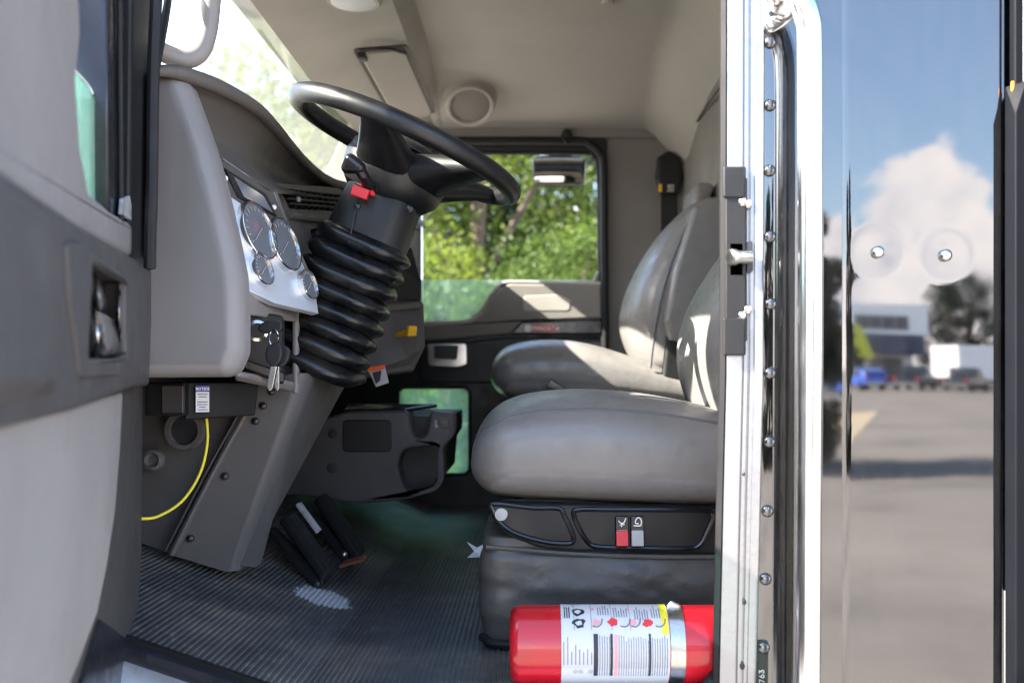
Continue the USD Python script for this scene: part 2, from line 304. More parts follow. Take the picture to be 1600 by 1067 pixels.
# the ribbed floor mat: worn ribs are paler, dust and rubbed marks of their own shape
M['floor_mat'] = usdkit.material(stage, '/World/Looks/floor_mat', {
    'g': ('geometry', {}), 'n': ('noise_texture', {'scale': 5.0, 'detail': 6.0, 'roughness': 0.6}), 'n2': ('noise_texture', {'scale': 30.0, 'detail': 5.0, 'roughness': 0.65}),
    'rp': ('rgb_ramp', {'ramp': [(0.33, (0.026, 0.028, 0.033)), (0.52, (0.066, 0.066, 0.068)), (0.70, (0.16, 0.14, 0.115))]}),
    'sp': ('map_range', {'from_min': 0.56, 'from_max': 0.72, 'clamp': True}), 'mx': ('mix_color', {'b': (0.20, 0.185, 0.165)}), 'spm': ('math', {'math_type': 'multiply', 'value2': 0.5}),
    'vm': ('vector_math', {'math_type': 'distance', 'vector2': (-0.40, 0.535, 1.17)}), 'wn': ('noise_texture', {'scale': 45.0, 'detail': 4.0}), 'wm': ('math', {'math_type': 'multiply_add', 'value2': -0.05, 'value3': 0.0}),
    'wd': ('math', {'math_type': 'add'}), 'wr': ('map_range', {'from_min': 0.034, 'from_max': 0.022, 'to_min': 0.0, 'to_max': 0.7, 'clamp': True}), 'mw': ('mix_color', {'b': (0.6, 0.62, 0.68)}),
    'p': ('principled_bsdf', {'roughness': 0.5, 'specular_ior_level': 0.5})},
    [('g.position', 'n.vector'), ('g.position', 'n2.vector'), ('g.position', 'wn.vector'), ('n.fac', 'rp.fac'), ('n2.fac', 'sp.value'), ('sp.result', 'spm.value1'), ('spm.value', 'mx.fac'), ('rp.color', 'mx.a'),
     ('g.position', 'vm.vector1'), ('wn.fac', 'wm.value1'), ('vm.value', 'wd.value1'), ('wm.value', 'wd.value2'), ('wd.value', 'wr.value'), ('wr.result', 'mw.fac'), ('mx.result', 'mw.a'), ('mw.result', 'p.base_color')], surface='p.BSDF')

# ------------------------------------------------------------------ ground
def quad(x0, y0, x1, y1, z): return trimesh.Trimesh([[x0, y0, z], [x1, y0, z], [x1, y1, z], [x0, y1, z]], [[0, 1, 2], [0, 2, 3]], process=False)
obj('ground', quad(-900, -900, 900, 900, 0.0), 'asphalt', kind='structure', label='grey asphalt of the truck yard', smooth=False)
obj('grass_verge', quad(-60, 7.5, 60, 60, 0.004), 'grass', kind='structure', label='grass verge under the trees beyond the truck', smooth=False)
g = A([[7.4, -21.2], [9.5, -26.3], [13.7, -36.7], [11.6, -36.2]])
obj('painted_patch', trimesh.Trimesh(np.c_[g, np.full(4, 0.004)], [[0, 1, 2], [0, 2, 3]], process=False), 'tan_paint', kind='structure', label='faded tan paint on the asphalt of the yard', smooth=False)

# ------------------------------------------------------------------ the truck
T = thing('truck', 'dark truck cab with its driver door open, grey interior and polished steel side panel', 'truck', (0, 1.0, 0))
FZ = 1.15
def floor_z(x): return FZ + 0.34 * max(0.0, -0.33 - x)
# floor mat: real ribs running across the cab
xs, zs = [], []
x = -0.86
while x < 0.56:
    for dx, h in ((0, 0), (0.0022, 0), (0.0032, 0.0024), (0.0068, 0.0024), (0.0078, 0)):
        xs.append(x + dx); zs.append(floor_z(x + dx) + h)
    x += 0.0088
def mat_edge(x): return 0.052 + 0.0 * x
prof = [[xx, zz] for xx, zz in zip(xs, zs)]
rings = [[[a, y, b] for a, b in prof] for y in (0.05, 0.35, 0.7, 1.2, 1.95)]
floor_mat = obj('floor_mat', loft(rings, False, False), 'floor_mat', T, smooth=False)
xx = np.linspace(-0.86, 0.56, 30)
obj('mat_border', loft([[[a, y, floor_z(a) + z] for a in xx] for y, z in ((0.054, -0.006), (0.052, 0.004), (0.040, 0.005), (0.037, -0.012))], False, False), 'rubber', T, smooth=40)
obj('door_sill', loft([[[a, y, floor_z(a) + z] for a in xx] for y, z in ((0.046, -0.004), (0.012, -0.006), (0.006, -0.012), (-0.012, -0.014), (-0.03, -0.03), (-0.035, -0.10), (-0.035, -0.45))], False, False), 'worn_alu', T, smooth=40)
# cab floor pan and lower body under the mat
obj('floor_pan', join(rbox((-0.30, 0.0, 0.98), (0.6, 2.02, FZ - 0.006), 0.004, 1), slab(A([[-1.05, 1.0], [-0.30, 1.0], [-0.30, 1.138], [-1.05, 1.392]]), (0, 0.0, 0), (1, 0, 0), (0, 0, 1), (0, -1, 0), 2.02)), 'truck_paint', T, smooth=20)
obj('firewall', rbox((-1.06, 0.02, 1.0), (-1.02, 2.0, 1.99), 0.005, 1), 'kick_grey', T)

# ---- roof, headliner, pillars, rear wall
obj('roof', rbox((-0.66, -0.02, 2.60), (0.66, 2.06, 2.68), 0.03, 2), 'truck_paint', T)
CZ = 2.56
def head(u, v):                                    # ceiling with coved edges
    x = -0.30 + u * 0.82; y = 0.03 + v * 1.95
    z = CZ
    if y > 1.5: z -= 0.125 * (min((y - 1.5) / 0.45, 1)) ** 1.3
    if y < 0.30: z -= 0.10 * ((0.30 - y) / 0.27) ** 1.5
    if x > 0.38: z -= 0.14 * ((x - 0.38) / 0.14) ** 1.4
    return x, y, z + 0.0015 * math.sin(x * 9 + y * 4)
headliner = obj('headliner', sheet(head, 40, 60), 'headliner', T, smooth=True)
def cons(u, v):
    y = 0.03 + v * 1.95; fx = -0.62 + 0.09 * max(0, abs(y - 1.0) - 0.35) ** 2 / 0.36
    x = -0.335 + u * (fx + 0.335); z = 2.50 - 0.075 * u - (0.05 * min((y - 1.5) / 0.45, 1) if y > 1.5 else 0) - (0.04 * (0.3 - y) / 0.3 if y < 0.3 else 0)
    return x, y, z
head_console = obj('overhead_console', sheet(cons, 16, 50), 'headliner_trim', T, smooth=True)
def step(u, v):
    a, b = A(cons(0, v)), A(head(0, v)); t = u * u * (3 - 2 * u); return a + (b - a) * u + A([0, 0, -0.006 * math.sin(math.pi * u)])
obj('console_step', sheet(step, 6, 50), 'headliner_trim', head_console, smooth=True)
# sun visor on the console, its recess and hinge
def on_console(px, py, dz=0.0): return ray_plane(px, py, (-0.335, 0, 2.50 + dz), (-0.27, 0, 1.0))
q = [on_console(a, b, d_) for a, b, d_ in ((562, 86, -0.014), (632, 80, -0.014), (676, 180, -0.062), (604, 166, -0.056))]
q[3] = q[0] + (q[2] - q[1])
o = q[0]; u_ = unit(q[1] - q[0]); w_ = unit(np.cross(u_, q[3] - q[0])); v_ = np.cross(w_, u_)
r2 = A([[np.dot(k - o, u_), np.dot(k - o, v_)] for k in q]); nn = w_ if w_[2] < 0 else -w_
visor = obj('sun_visor', slab(round_ring(r2, 0.03), o, u_, v_, nn, 0.012, 0.004), 'headliner', T)
r3 = inset(r2, -0.012)
obj('visor_recess', slab(round_ring(r3, 0.02), o - nn * 0.010, u_, v_, nn, 0.002), 'brown_trim', visor)
obj('visor_hinge', join(rbox(on_console(566, 82) - [0.012, 0.016, 0.022], on_console(566, 82) + [0.012, 0.016, 0.0], 0.004), tube([on_console(562, 80, -0.015), on_console(600, 76, -0.018), on_console(634, 84, -0.018)], 0.005, 8)), 'dark_screw', visor)
# speaker in the coved corner
sp = P(735, 166, 1.74); sn = unit((0.08, -0.62, -0.78))
spk = obj('speaker', revolve([(0.078, -0.05), (0.078, 0.0), (0.073, 0.008), (0.066, 0.008), (0.062, 0.0)], sp, sn, 40), 'headliner_trim', T)
obj('speaker_grille', revolve([(0.0, 0.004), (0.04, 0.003), (0.064, -0.001)], sp, sn, 40), 'rear_trim', spk)
obj('speaker_pod', revolve([(0.090, -0.06), (0.084, -0.03), (0.079, -0.012)], sp, sn, 40), 'headliner', spk)
bt = A([0.17, 0.98, 2.555]); bt = ray_plane(950, 5, (0, 0, 2.555), (0, 0, 1))
obj('ceiling_button', revolve([(0.017, 0.01), (0.016, -0.004), (0.010, -0.006), (0.0, -0.004)], bt, (0, 0, 1), 20), 'headliner_trim', headliner)
lp = ray_plane(552, 0, (0, 0, 2.47), (0, 0, 1))
lamp = obj('ceiling_lamp', revolve([(0.07, 0.03), (0.068, 0.0), (0.060, -0.008), (0.052, -0.008)], lp, (0, 0, 1), 32), 'headliner_trim', T)
obj('lamp_lens', revolve([(0.052, -0.008), (0.03, -0.013), (0.0, -0.014)], lp, (0, 0, 1), 32), 'label_white', lamp)
# rear wall, passenger side walls
RX = 0.52
def rear(u, v):
    y = 0.06 + v * 1.96; z = 1.1 + u * 1.36; r = max(0, (y - 1.86) / 0.16) ** 2 * 0.05
    return RX - r, min(y, 2.0), z
rear_wall = obj('rear_wall', sheet(rear, 10, 40), 'rear_trim', T, smooth=True)
obj('wall_seam', join(tube([P(972, 212, 1.985), P(1040, 211, 1.985), P(1072, 207, 1.97)], 0.004, 8), tube([P(1072, 207, 1.97), P(1085, 196, 1.76), P(1108, 160, 1.42), P(1145, 110, 1.05)], 0.004, 8)), 'brown_trim', rear_wall)
obj('rear_skin', rbox((0.545, 0.0, 0.9), (0.60, 2.04, 2.64), 0.01, 1), 'truck_paint', T)
obj('side_skin', rbox((0.265, 2.01, 0.9), (0.60, 2.04, 2.62), 0.005, 1), 'truck_paint', T)
obj('side_skin', rbox((0.44, 0.02, 0.9), (0.60, 0.055, 2.62), 0.004, 1), 'truck_paint', T)
obj('roof_rail', rbox((-0.62, 0.0, 2.40), (0.56, 0.05, 2.62), 0.008, 1), 'truck_paint', T)
obj('roof_rail', rbox((-0.62, 1.957, 2.402), (0.56, 2.04, 2.62), 0.008, 1), 'rear_trim', T)
obj('far_kick_wall', rbox((-1.05, 1.962, 1.0), (-0.555, 2.03, 1.97), 0.006, 1), 'black_plastic', T)
obj('header_rail', rbox((-0.68, 0.02, 2.44), (-0.58, 2.02, 2.62), 0.01, 1), 'truck_paint', T)
obj('pillar_trim', slab_px([(944, 214), (1068, 212), (1068, 800), (944, 800)], 1.972, 0.02, 0.006, 0.01), 'rear_trim', T, label='grey trim behind the passenger door')
obj('pillar_trim', hull([(-0.60, 1.965, 2.46), (-0.60, 1.93, 2.46), (-0.33, 1.985, 2.46), (-0.30, 1.985, 2.44), (-0.84, 1.965, 1.96), (-0.52, 1.985, 1.96), (-0.52, 1.985, 2.2), (-0.63, 1.95, 2.2)], 0.006), 'headliner_trim', T, label='pale trim of the passenger side windshield pillar')
# windshield: one curved pane
def wind(u, v):
    y = 0.02 + v * 1.98; b = 0.16 * (1 - ((y - 1.0) / 0.98) ** 2)
    return -0.92 - b + u * (0.36 + 0.05 * (b / 0.16)), y, 1.94 + u * 0.53
windshield = obj('windshield', sheet(wind, 10, 30), 'windshield_glass', T, smooth=True)
pt = [A(wind(0.985, v)) + [0.012, 0, -0.012] for v in np.linspace(0.03, 0.965, 14)] + [A(wind(u, 0.985)) + [0.01, -0.01, 0] for u in (0.9, 0.6, 0.2)]
obj('windshield_gasket', tube(pt, 0.010, 8, 4), 'rubber', windshield)
obj('cowl_side', rbox((-1.10, 0.0, 1.0), (-0.585, 0.05, 1.98), 0.01, 1), 'truck_paint', T)
obj('hood', rbox((-3.0, 0.35, 1.05), (-1.08, 1.65, 1.80), 0.10, 3), 'truck_paint', T)

# ---- driver's seat pieces and passenger seat
def cushion(top, bot, y0, y1, e=3.0, n=44, nx=30, sag=0.0):
    """A stuffed cushion: top and bottom outlines as (x, z) lists, rounded across its width."""
    t, b = spline(top, 8), spline(bot, 8); x0, x1 = t[0][0], t[-1][0]
    s = 0.5 - 0.5 * np.cos(np.linspace(0, math.pi, nx)); rings = []
    for k in s:
        x = x0 + (x1 - x0) * k; zt, zb = np.interp(x, t[:, 0], t[:, 1]), np.interp(x, b[:, 0], b[:, 1])
        end = min(1.0, (max(0.0, 1 - (1 - min(k, 0.12) / 0.12) ** 2)) ** 0.5 * 0.35 + 0.65)
        rings.append(superring((x, (y0 + y1) / 2, (zt + zb) / 2), (0, 1, 0), (0, 0, 1), (y1 - y0) / 2 * end, max((zt - zb) / 2, 0.004), e, n))
    return loft(rings)
def prof_px(pts, y): return [(P(a, b, y)[0], P(a, b, y)[2]) for a, b in pts]
def make_seat(which):
    return
# driver's seat
yc = 0.44
top = [(-0.102, 1.445), (-0.098, 1.492), (-0.075, 1.532), (-0.035, 1.556), (0.02, 1.568), (0.10, 1.5725), (0.20, 1.566), (0.29, 1.55), (0.36, 1.533), (0.44, 1.52)]
bot = [(-0.102, 1.442), (-0.096, 1.415), (-0.07, 1.392), (-0.02, 1.382), (0.10, 1.375), (0.25, 1.370), (0.44, 1.372)]
seat = obj('seat', cushion(top, bot, 0.225, 0.80, 2.9, 56, 44), 'seat_vinyl', T, smooth=True, label='grey vinyl driver seat on a pleated skirt base')
def seam_pts(y, k, x0=-0.09, x1=0.42):
    out = []
    for x in np.linspace(x0, x1, 26):
        t = np.interp(x, [a[0] for a in top], [a[1] for a in top]); b = np.interp(x, [a[0] for a in bot], [a[1] for a in bot]); c, h = (t + b) / 2, (t - b) / 2
        k_ = min(1.0, 1.0)
        zz = k; yy = (1 - abs(zz) ** 2.9) ** (1 / 2.9) * 0.2875
        kk = (x + 0.102) / 0.542; end = min(1.0, (max(0.0, 1 - (1 - min(kk, 0.12) / 0.12) ** 2)) ** 0.5 * 0.35 + 0.65)
        out.append((x, 0.5125 - yy * end - 0.0005, c + h * zz))
    return out
obj('seam', tube(seam_pts(0, 0.70), 0.0032, 8, 2), 'seat_piping', seat)
# backrest, sweeping up behind the jamb
def backrest(front, y0, y1, thick, e=2.6, n=48):
    f = spline(front, 8); rings = []
    N = len(f)
    for i, (x, z) in enumerate(f):
        k = i / (N - 1); w = (y1 - y0) / 2 * min(1.0, (1 - max(0, (abs(2 * k - 1) - 0.75) / 0.25) ** 2.2 * 0.45)); th = thick * min(1.0, 1 - max(0, (abs(2 * k - 1) - 0.85) / 0.15) ** 2 * 0.6)
        rings.append(superring((x + th / 2, (y0 + y1) / 2, z), (1, 0, 0), (0, 1, 0), th / 2, w, e, n))
    return loft(rings)
obj('backrest', backrest([(0.345, 1.49), (0.315, 1.535), (0.295, 1.60), (0.292, 1.655), (0.305, 1.715), (0.329, 1.765), (0.358, 1.812), (0.388, 1.86), (0.41, 1.93), (0.425, 2.03)], 0.28, 0.77, 0.10, 2.3), 'seat_vinyl', seat, smooth=True)
obj('recliner_bracket', hull([(0.33, 0.56, 1.40), (0.44, 0.56, 1.40), (0.36, 0.56, 1.52), (0.44, 0.56, 1.52), (0.33, 0.72, 1.40), (0.44, 0.72, 1.5)], 0.008), 'black_plastic', seat)
# side valance of the seat with its raised frames and switches
YV = 0.262
obj('side_valance', slab_px([(764, 783), (800, 786), (1135, 792), (1135, 866), (900, 862), (845, 857), (795, 838), (770, 816)], YV, 0.03, 0.006, 0.012), 'black_plastic', seat)
def rib(pts, r=0.0042, cl=True): return tube([P(a, b, YV - 0.001) for a, b in pts], r, 8, 5, cl)
obj('valance_frame', rib([(772, 787), (830, 793), (872, 794), (882, 806), (894, 832), (896, 844), (886, 849), (850, 846), (805, 833), (780, 815), (770, 797)]), 'black_gloss', seat)
obj('valance_frame', rib([(903, 796), (960, 796), (1040, 796), (1100, 797), (1113, 806), (1104, 832), (1092, 852), (1070, 857), (1000, 856), (935, 854), (918, 846), (905, 825), (897, 806)]), 'black_gloss', seat)
c = P(783, 803, YV); obj('valance_plug', revolve([(0.011, 0.0), (0.010, 0.006), (0.0, 0.008)], c, (0, -1, 0), 20), 'switch_grey', seat)
for k, (px, m_) in enumerate(((972, 'red_plastic'), (996, 'switch_grey'))):
    sw = obj('rocker_switch', slab_px([(px - 11, 806), (px + 11, 806), (px + 11, 856), (px - 11, 856)], YV - 0.004, 0.012, 0.002, 0.003), 'black_gloss', seat, label=('red' if k == 0 else 'grey') + ' rocker switch on the driver seat base')
    c = P(px, 841, YV - 0.006); obj('rocker', obox(c, (1, 0, 0), (0, 1, -0.25), (0, 0.25, 1), (0.0098, 0.004, 0.0125), 0.0015), m_, T) if False else obj('rocker_key', obox(c, (1, 0, 0), (0, 1, -0.25), (0, 0.25, 1), (0.0098, 0.004, 0.0125), 0.0015), m_, seat)
    g_ = P(px, 829, YV - 0.0046); obj('switch_legend', rbox(g_ - [0.0085, 0.001, 0.0022], g_ + [0.0085, 0.0, 0.0022], 0.0004, 1), 'ink_grey', seat)
    g_ = P(px, 815, YV - 0.0048)
    if k == 0:
        ic = join(tube([g_ + A([-0.006, 0, 0.002]), g_ + A([-0.002, 0, -0.002]), g_ + A([0.003, 0, -0.001]), g_ + A([0.006, 0, 0.006])], 0.0011, 6, 3), tube([g_ + A([0.0, 0, -0.002]), g_ + A([-0.001, 0, -0.008])], 0.0012, 6, 2), tube([g_ + A([-0.004, 0, -0.005]), g_ + A([0.004, 0, -0.004])], 0.0008, 6, 2))
    else:
        ic = join(tube([g_ + A([-0.006, 0, -0.006]), g_ + A([0.005, 0, -0.006]), g_ + A([0.006, 0, 0.003]), g_ + A([0.001, 0, 0.007]), g_ + A([-0.003, 0, 0.002]), g_ + A([-0.003, 0, -0.002]), g_ + A([0.002, 0, -0.003])], 0.0011, 6, 3))
    obj('switch_icon', ic, 'white_print', seat)
# the skirt (air suspension cover): soft vinyl with folds
def skirt():
    o_ = []
    zt, zb = 1.335, FZ + 0.006
    ring2 = round_ring([(-0.078, YV + 0.012), (0.46, YV + 0.012), (0.46, 0.74), (-0.078, 0.74)], 0.035, 7)
    per = []
    for i in range(len(ring2)):
        a, b = ring2[i], ring2[(i + 1) % len(ring2)]; k = max(1, int(np.linalg.norm(b - a) / 0.008)); per += [a + (b - a) * t for t in np.linspace(0, 1, k, endpoint=False)]
    per = A(per); cen = A([0.19, 0.5])
    rings = []
    for k in np.linspace(0, 1, 46):
        z = zt + (zb - zt) * k
        p3 = np.c_[per, np.full(len(per), z)]
        nz = meshkit.fbm(p3 * A([9, 9, 16]) + 5, 3, 4) - 0.5
        bulge = 0.012 * math.sin(math.pi * min(1, k * 1.05)) - 0.006 * math.exp(-((k - 0.14) / 0.03) ** 2) - 0.022 * nz * math.sin(math.pi * k) ** 0.7
        d = per - cen; d /= np.linalg.norm(d, axis=1, keepdims=True)
        out = np.stack([per[:, 0] + d[:, 0] * bulge, per[:, 1] + d[:, 1] * bulge], 1) if np.ndim(bulge) else per
        rings.append(np.c_[out, np.full(len(per), z)])
    return loft(rings)
obj('suspension_skirt', skirt(), 'skirt_vinyl', seat, smooth=True)
obj('skirt_hem', tube([(-0.074, YV + 0.010, 1.318), (0.10, YV + 0.005, 1.306), (0.30, YV + 0.005, 1.303), (0.45, YV + 0.008, 1.306)], 0.004, 8), 'brown_trim', seat)
obj('skirt_hem', tube([(-0.082, YV + 0.03, FZ + 0.016), (-0.05, YV + 0.0, FZ + 0.012), (0.1, YV - 0.004, FZ + 0.012), (0.45, YV - 0.002, FZ + 0.012)], 0.007, 8), 'rubber', seat)

# passenger's seat
ptop = [(-0.112, 1.60), (-0.106, 1.635), (-0.085, 1.668), (-0.045, 1.688), (0.02, 1.698), (0.10, 1.697), (0.18, 1.683), (0.27, 1.655), (0.36, 1.624), (0.42, 1.60)]
pbot = [(-0.112, 1.598), (-0.108, 1.572), (-0.09, 1.548), (-0.05, 1.53), (0.05, 1.522), (0.2, 1.515), (0.42, 1.51)]
seat2 = obj('seat', cushion(ptop, pbot, 1.22, 1.78, 3.0, 56, 44), 'seat_vinyl', T, smooth=True, label='grey vinyl passenger seat beside the far door')
obj('backrest', backrest([(0.345, 1.585), (0.30, 1.64), (0.272, 1.70), (0.262, 1.76), (0.279, 1.84), (0.322, 1.93), (0.368, 2.00), (0.418, 2.055), (0.462, 2.09)], 1.25, 1.76, 0.16, 2.4), 'seat_vinyl', seat2, smooth=True)
obj('headrest', hull([(0.47, 1.38, 2.07), (0.47, 1.58, 2.07), (0.475, 1.40, 2.12), (0.475, 1.56, 2.12), (0.495, 1.40, 2.12), (0.495, 1.58, 2.07)], 0.018), 'seat_vinyl', seat2)
ar = [P(a, b, 1.2) for a, b in ((1083, 330), (1128, 322), (1135, 540), (1085, 533), (1047, 524), (1040, 500), (1052, 430))]
obj('armrest', hull(join(*[ball(k, 0.001, sub=1) for k in [p_ + A([0.012, 0.0, 0]) for p_ in ar] + [p_ + A([0.012, 0.10, 0]) for p_ in ar]]).vertices, 0.014), 'seat_vinyl', seat2)
obj('seat_shell', hull([P(1040, 590, 1.24), P(1078, 588, 1.24), P(1100, 500, 1.24), P(1060, 420, 1.24), P(1100, 350, 1.24), P(1040, 590, 1.70), P(1100, 500, 1.7), P(1100, 350, 1.7)], 0.012), 'black_plastic', seat2)
obj('seam', tube([P(a, b, 1.228) for a, b in ((1016, 575), (1020, 540), (1030, 480), (1046, 420), (1072, 355), (1090, 330))], 0.004, 8), 'seat_piping', seat2)
obj('seat_base', rbox((-0.05, 1.30, FZ + 0.003), (0.42, 1.72, 1.53), 0.03), 'black_plastic', seat2)
obj('belt_buckle', obox(P(872, 607, 1.2), (1, 0, -0.6), (0, 1, 0), (0.6, 0, 1), (0.03, 0.008, 0.012), 0.003), 'black_gloss', seat2)

# ---- dashboard
E3 = [P(243, 111, 0.10), P(268, 112, 0.12), P(290, 117, 0.136), P(345, 138, 0.20), P(400, 170, 0.307), P(430, 200, 0.43), P(455, 230, 0.58), P(478, 255, 0.73), P(500, 274, 0.86), P(522, 286, 0.95), P(545, 293, 1.02), P(600, 318, 1.3), P(640, 338, 1.6), P(660, 350, 1.9)]
IPO, IPN = A([-0.447, 0.267, 1.835]), A([1.0, -0.26, 0.28])
def IP(px, py, off=0.0): return ray_plane(px, py, IPO + unit(IPN) * off, IPN)
IU = unit(A([0.26, 1.0, 0.0])); IV = np.cross(unit(IPN), IU); IV = IV if IV[2] > 0 else -IV; INn = unit(IPN)
def ip2(pts, off=0.0): return A([[np.dot(IP(a, b, off) - IPO, IU), np.dot(IP(a, b, off) - IPO, IV)] for a, b in pts])
Esp = spline(E3, 6)
ecp = [(244, 141), (268, 141), (281, 178), (302, 236), (320, 300), (337, 372), (349, 432), (352, 480), (352, 545), (346, 560), (230, 561), (150, 561), (150, 141)]
dash_end = hull([P(a, b, 0.140) + A([0, 0.012, 0]) for a, b in ecp] + [P(a, b, 0.140) + A([0, 0.03, 0]) for a, b in ecp], 0.028, 3)
dash = obj('dashboard', dash_end, 'grey_plastic', T, smooth=60, label='grey dashboard with round gauges and a curved hood')
# hood lip, the fascia under it, and the dash top
obj('hood_lip', tube(E3, [0.008, 0.011, 0.012, 0.011, 0.010, 0.010, 0.010, 0.010, 0.010, 0.010], 12, 6), 'brown_trim', dash)
Tl = [P(292, 145, 0.185), P(314, 192, 0.19), P(340, 242, 0.20), IP(385, 272), IP(430, 301), P(470, 303, 0.62), P(520, 309, 0.88), P(545, 314, 1.0), P(600, 330, 1.3), P(640, 350, 1.6), P(660, 362, 1.9)]
Tsp = spline(Tl, 8)
def res(p, n): d = np.r_[0, np.cumsum(np.linalg.norm(np.diff(p, axis=0), axis=1))]; return A([[np.interp(t, d, p[:, k]) for k in range(3)] for t in np.linspace(0, d[-1], n)])
Ea, Ta = res(spline(E3[1:], 6), 60), res(Tsp, 60)
fas = [Ea + (Ta - Ea) * t + A([-0.045 * math.sin(math.pi * min(t * 1.0, 1)), 0, 0.0]) for t in np.linspace(0, 1, 10)]
obj('hood_fascia', loft(fas, False, False), 'brown_trim', dash, smooth=True)
Eb = res(Esp, 60); topd = [Eb, Eb + A([-0.05, 0, 0.012]), Eb + A([-0.2, 0, 0.0]), np.c_[np.full(60, -1.0), Eb[:, 1], np.full(60, 1.96)]]
obj('dash_top', loft(topd, False, False), 'brown_trim', dash, smooth=True)
# instrument panel
ipring = ip2([(342, 243), (430, 301), (446, 345), (470, 402), (492, 450), (498, 490), (430, 474), (390, 454), (380, 400), (350, 300)])
ipanel = obj('instrument_panel', slab(ipring, IPO, IU, IV, INn, 0.012, 0.0015), 'panel_metal', dash, smooth=30)
upr = ip2([(343, 246), (428, 301), (446, 347), (432, 352), (372, 314), (352, 300)], 0.002)
obj('trim_plate', slab(upr, IPO + INn * 0.002, IU, IV, INn, 0.004, 0.001), 'brown_trim', dash)
# the rest of the dash body behind, seam strip, vent panel
obj('dash_body', hull([(-0.70, 0.18, 1.62), (-0.52, 0.18, 1.62), (-0.50, 0.45, 1.62), (-0.50, 0.45, 1.86), (-0.53, 0.18, 1.90), (-0.8, 0.18, 1.94), (-0.8, 1.8, 1.94), (-0.6, 1.8, 1.62), (-0.50, 1.2, 1.85), (-0.50, 1.2, 1.62)], 0.01), 'dark_trim', dash)
VPn = A([1.0, -0.10, 0.29]); VPo = P(435, 292, 0.50)
def VP(px, py, off=0.0): return ray_plane(px, py, VPo + unit(VPn) * off, VPn)
VU = unit(A([0.10, 1.0, 0])); Vn = unit(VPn); VV = np.cross(Vn, VU); VV = VV if VV[2] > 0 else -VV
def vp2(pts, off=0.0): return A([[np.dot(VP(a, b, off) - VPo, VU), np.dot(VP(a, b, off) - VPo, VV)] for a, b in pts])
hole = vp2([(437, 294), (536, 305), (536, 331), (452, 326)])
obj('vent_panel', slab(vp2([(430, 286), (560, 296), (560, 330), (560, 560), (505, 560), (478, 420), (452, 350)]), VPo, VU, VV, Vn, 0.01, 0.001, holes=[hole[::-1]]), 'brown_trim', dash)
vent = obj('air_vent', slab(inset(hole, -0.004), VPo - Vn * 0.03, VU, VV, Vn, 0.002), 'ink_black', T, label='black louvred air vent in the dashboard')
for t in np.linspace(0.1, 0.9, 9):
    a, b = VP(437 + 99 * t, 294 + 11 * t, -0.010), VP(452 + 84 * t, 326 + 5 * t, -0.010); obj('vane', obox((a + b) / 2, VU, VV, Vn, (0.0022, np.linalg.norm(a - b) / 2, 0.007), 0.0008), 'black_plastic', vent)
for t in (0.3, 0.55, 0.8):
    a, b = VP(437 + 15 * t, 294 + 32 * t, -0.006), VP(536, 305 + 26 * t, -0.006); obj('vane', obox((a + b) / 2, b - a, VV, Vn, (np.linalg.norm(a - b) / 2, 0.0018, 0.006), 0.0008), 'black_plastic', vent)
obj('vent_knob', ball(VP(466, 312, 0.0), 0.006), 'switch_grey', vent)
obj('seam_strip', tube([IP(430, 300), IP(446, 345), IP(470, 402), IP(492, 452)], 0.004, 8), 'brown_trim', dash)
obj('vent_shelf', tube([VP(450, 336, 0.002), VP(490, 341, 0.004), VP(545, 343, 0.004)], 0.009, 10), 'brown_trim', dash)
for k, (px, py) in enumerate(((489, 368), (502, 372))): obj('control_knob', revolve([(0.013, 0.0), (0.012, 0.016), (0.009, 0.02), (0.0, 0.02)], VP(px, py), Vn, 20), 'black_gloss', dash)
# display and gauges
disp = ip2([(352, 263), (416, 303), (433, 338), (374, 308)], 0.006)
scr = obj('display', slab(disp, IPO + INn * 0.0065, IU, IV, INn, 0.004, 0.0015), 'black_plastic', T, label='dark rectangular display above the gauges')
obj('display_glass', slab(inset(ip2([(366, 276), (412, 306), (427, 332), (382, 308)], 0.008), 0.0), IPO + INn * 0.0075, IU, IV, INn, 0.0005), 'gauge_face', scr)
for px, py in ((352, 279), (428, 324)): obj('screw', ball(IP(px, py, 0.005), 0.0045), 'white_print', dash)
def gauge(px, py, d, tall=1.0, lab=None):
    c = IP(px, py, 0.004); r = d / 2
    gb = obj('gauge', revolve([(r, -0.004), (r, 0.004), (r * 0.97, 0.007), (r * 0.93, 0.0065), (r * 0.915, 0.003)], c, INn, 48), 'chrome', T, label=lab)
    obj('gauge_face', revolve([(0.0, 0.004), (r * 0.5, 0.0037), (r * 0.915, 0.003)], c, INn, 48), 'gauge_face', gb)
    tk = []
    for a in np.linspace(-2.2, 2.2, 15):
        d1 = IU * math.sin(a) + IV * math.cos(a); tk.append(obox(c + INn * 0.0052 + d1 * r * 0.74, d1, np.cross(INn, d1), INn, (r * 0.075, 0.0007, 0.0004), 0.0003, 1))
    obj('tick_marks', join(*tk), 'switch_grey', gb)
    d1 = unit(IU * -0.7 + IV * -0.55); obj('needle', hull([c + INn * 0.007 - d1 * r * 0.12, c + INn * 0.007 + d1 * r * 0.62], 0.0009, 1), 'switch_grey', gb)
gauge(402, 362, 0.100, lab='larger left chrome ringed gauge'); gauge(443, 383, 0.096, lab='right chrome ringed gauge nearest the column'); gauge(408, 421, 0.056, lab='small chrome ringed gauge low on the panel'); gauge(480, 445, 0.056, lab='small gauge partly behind the column boot')
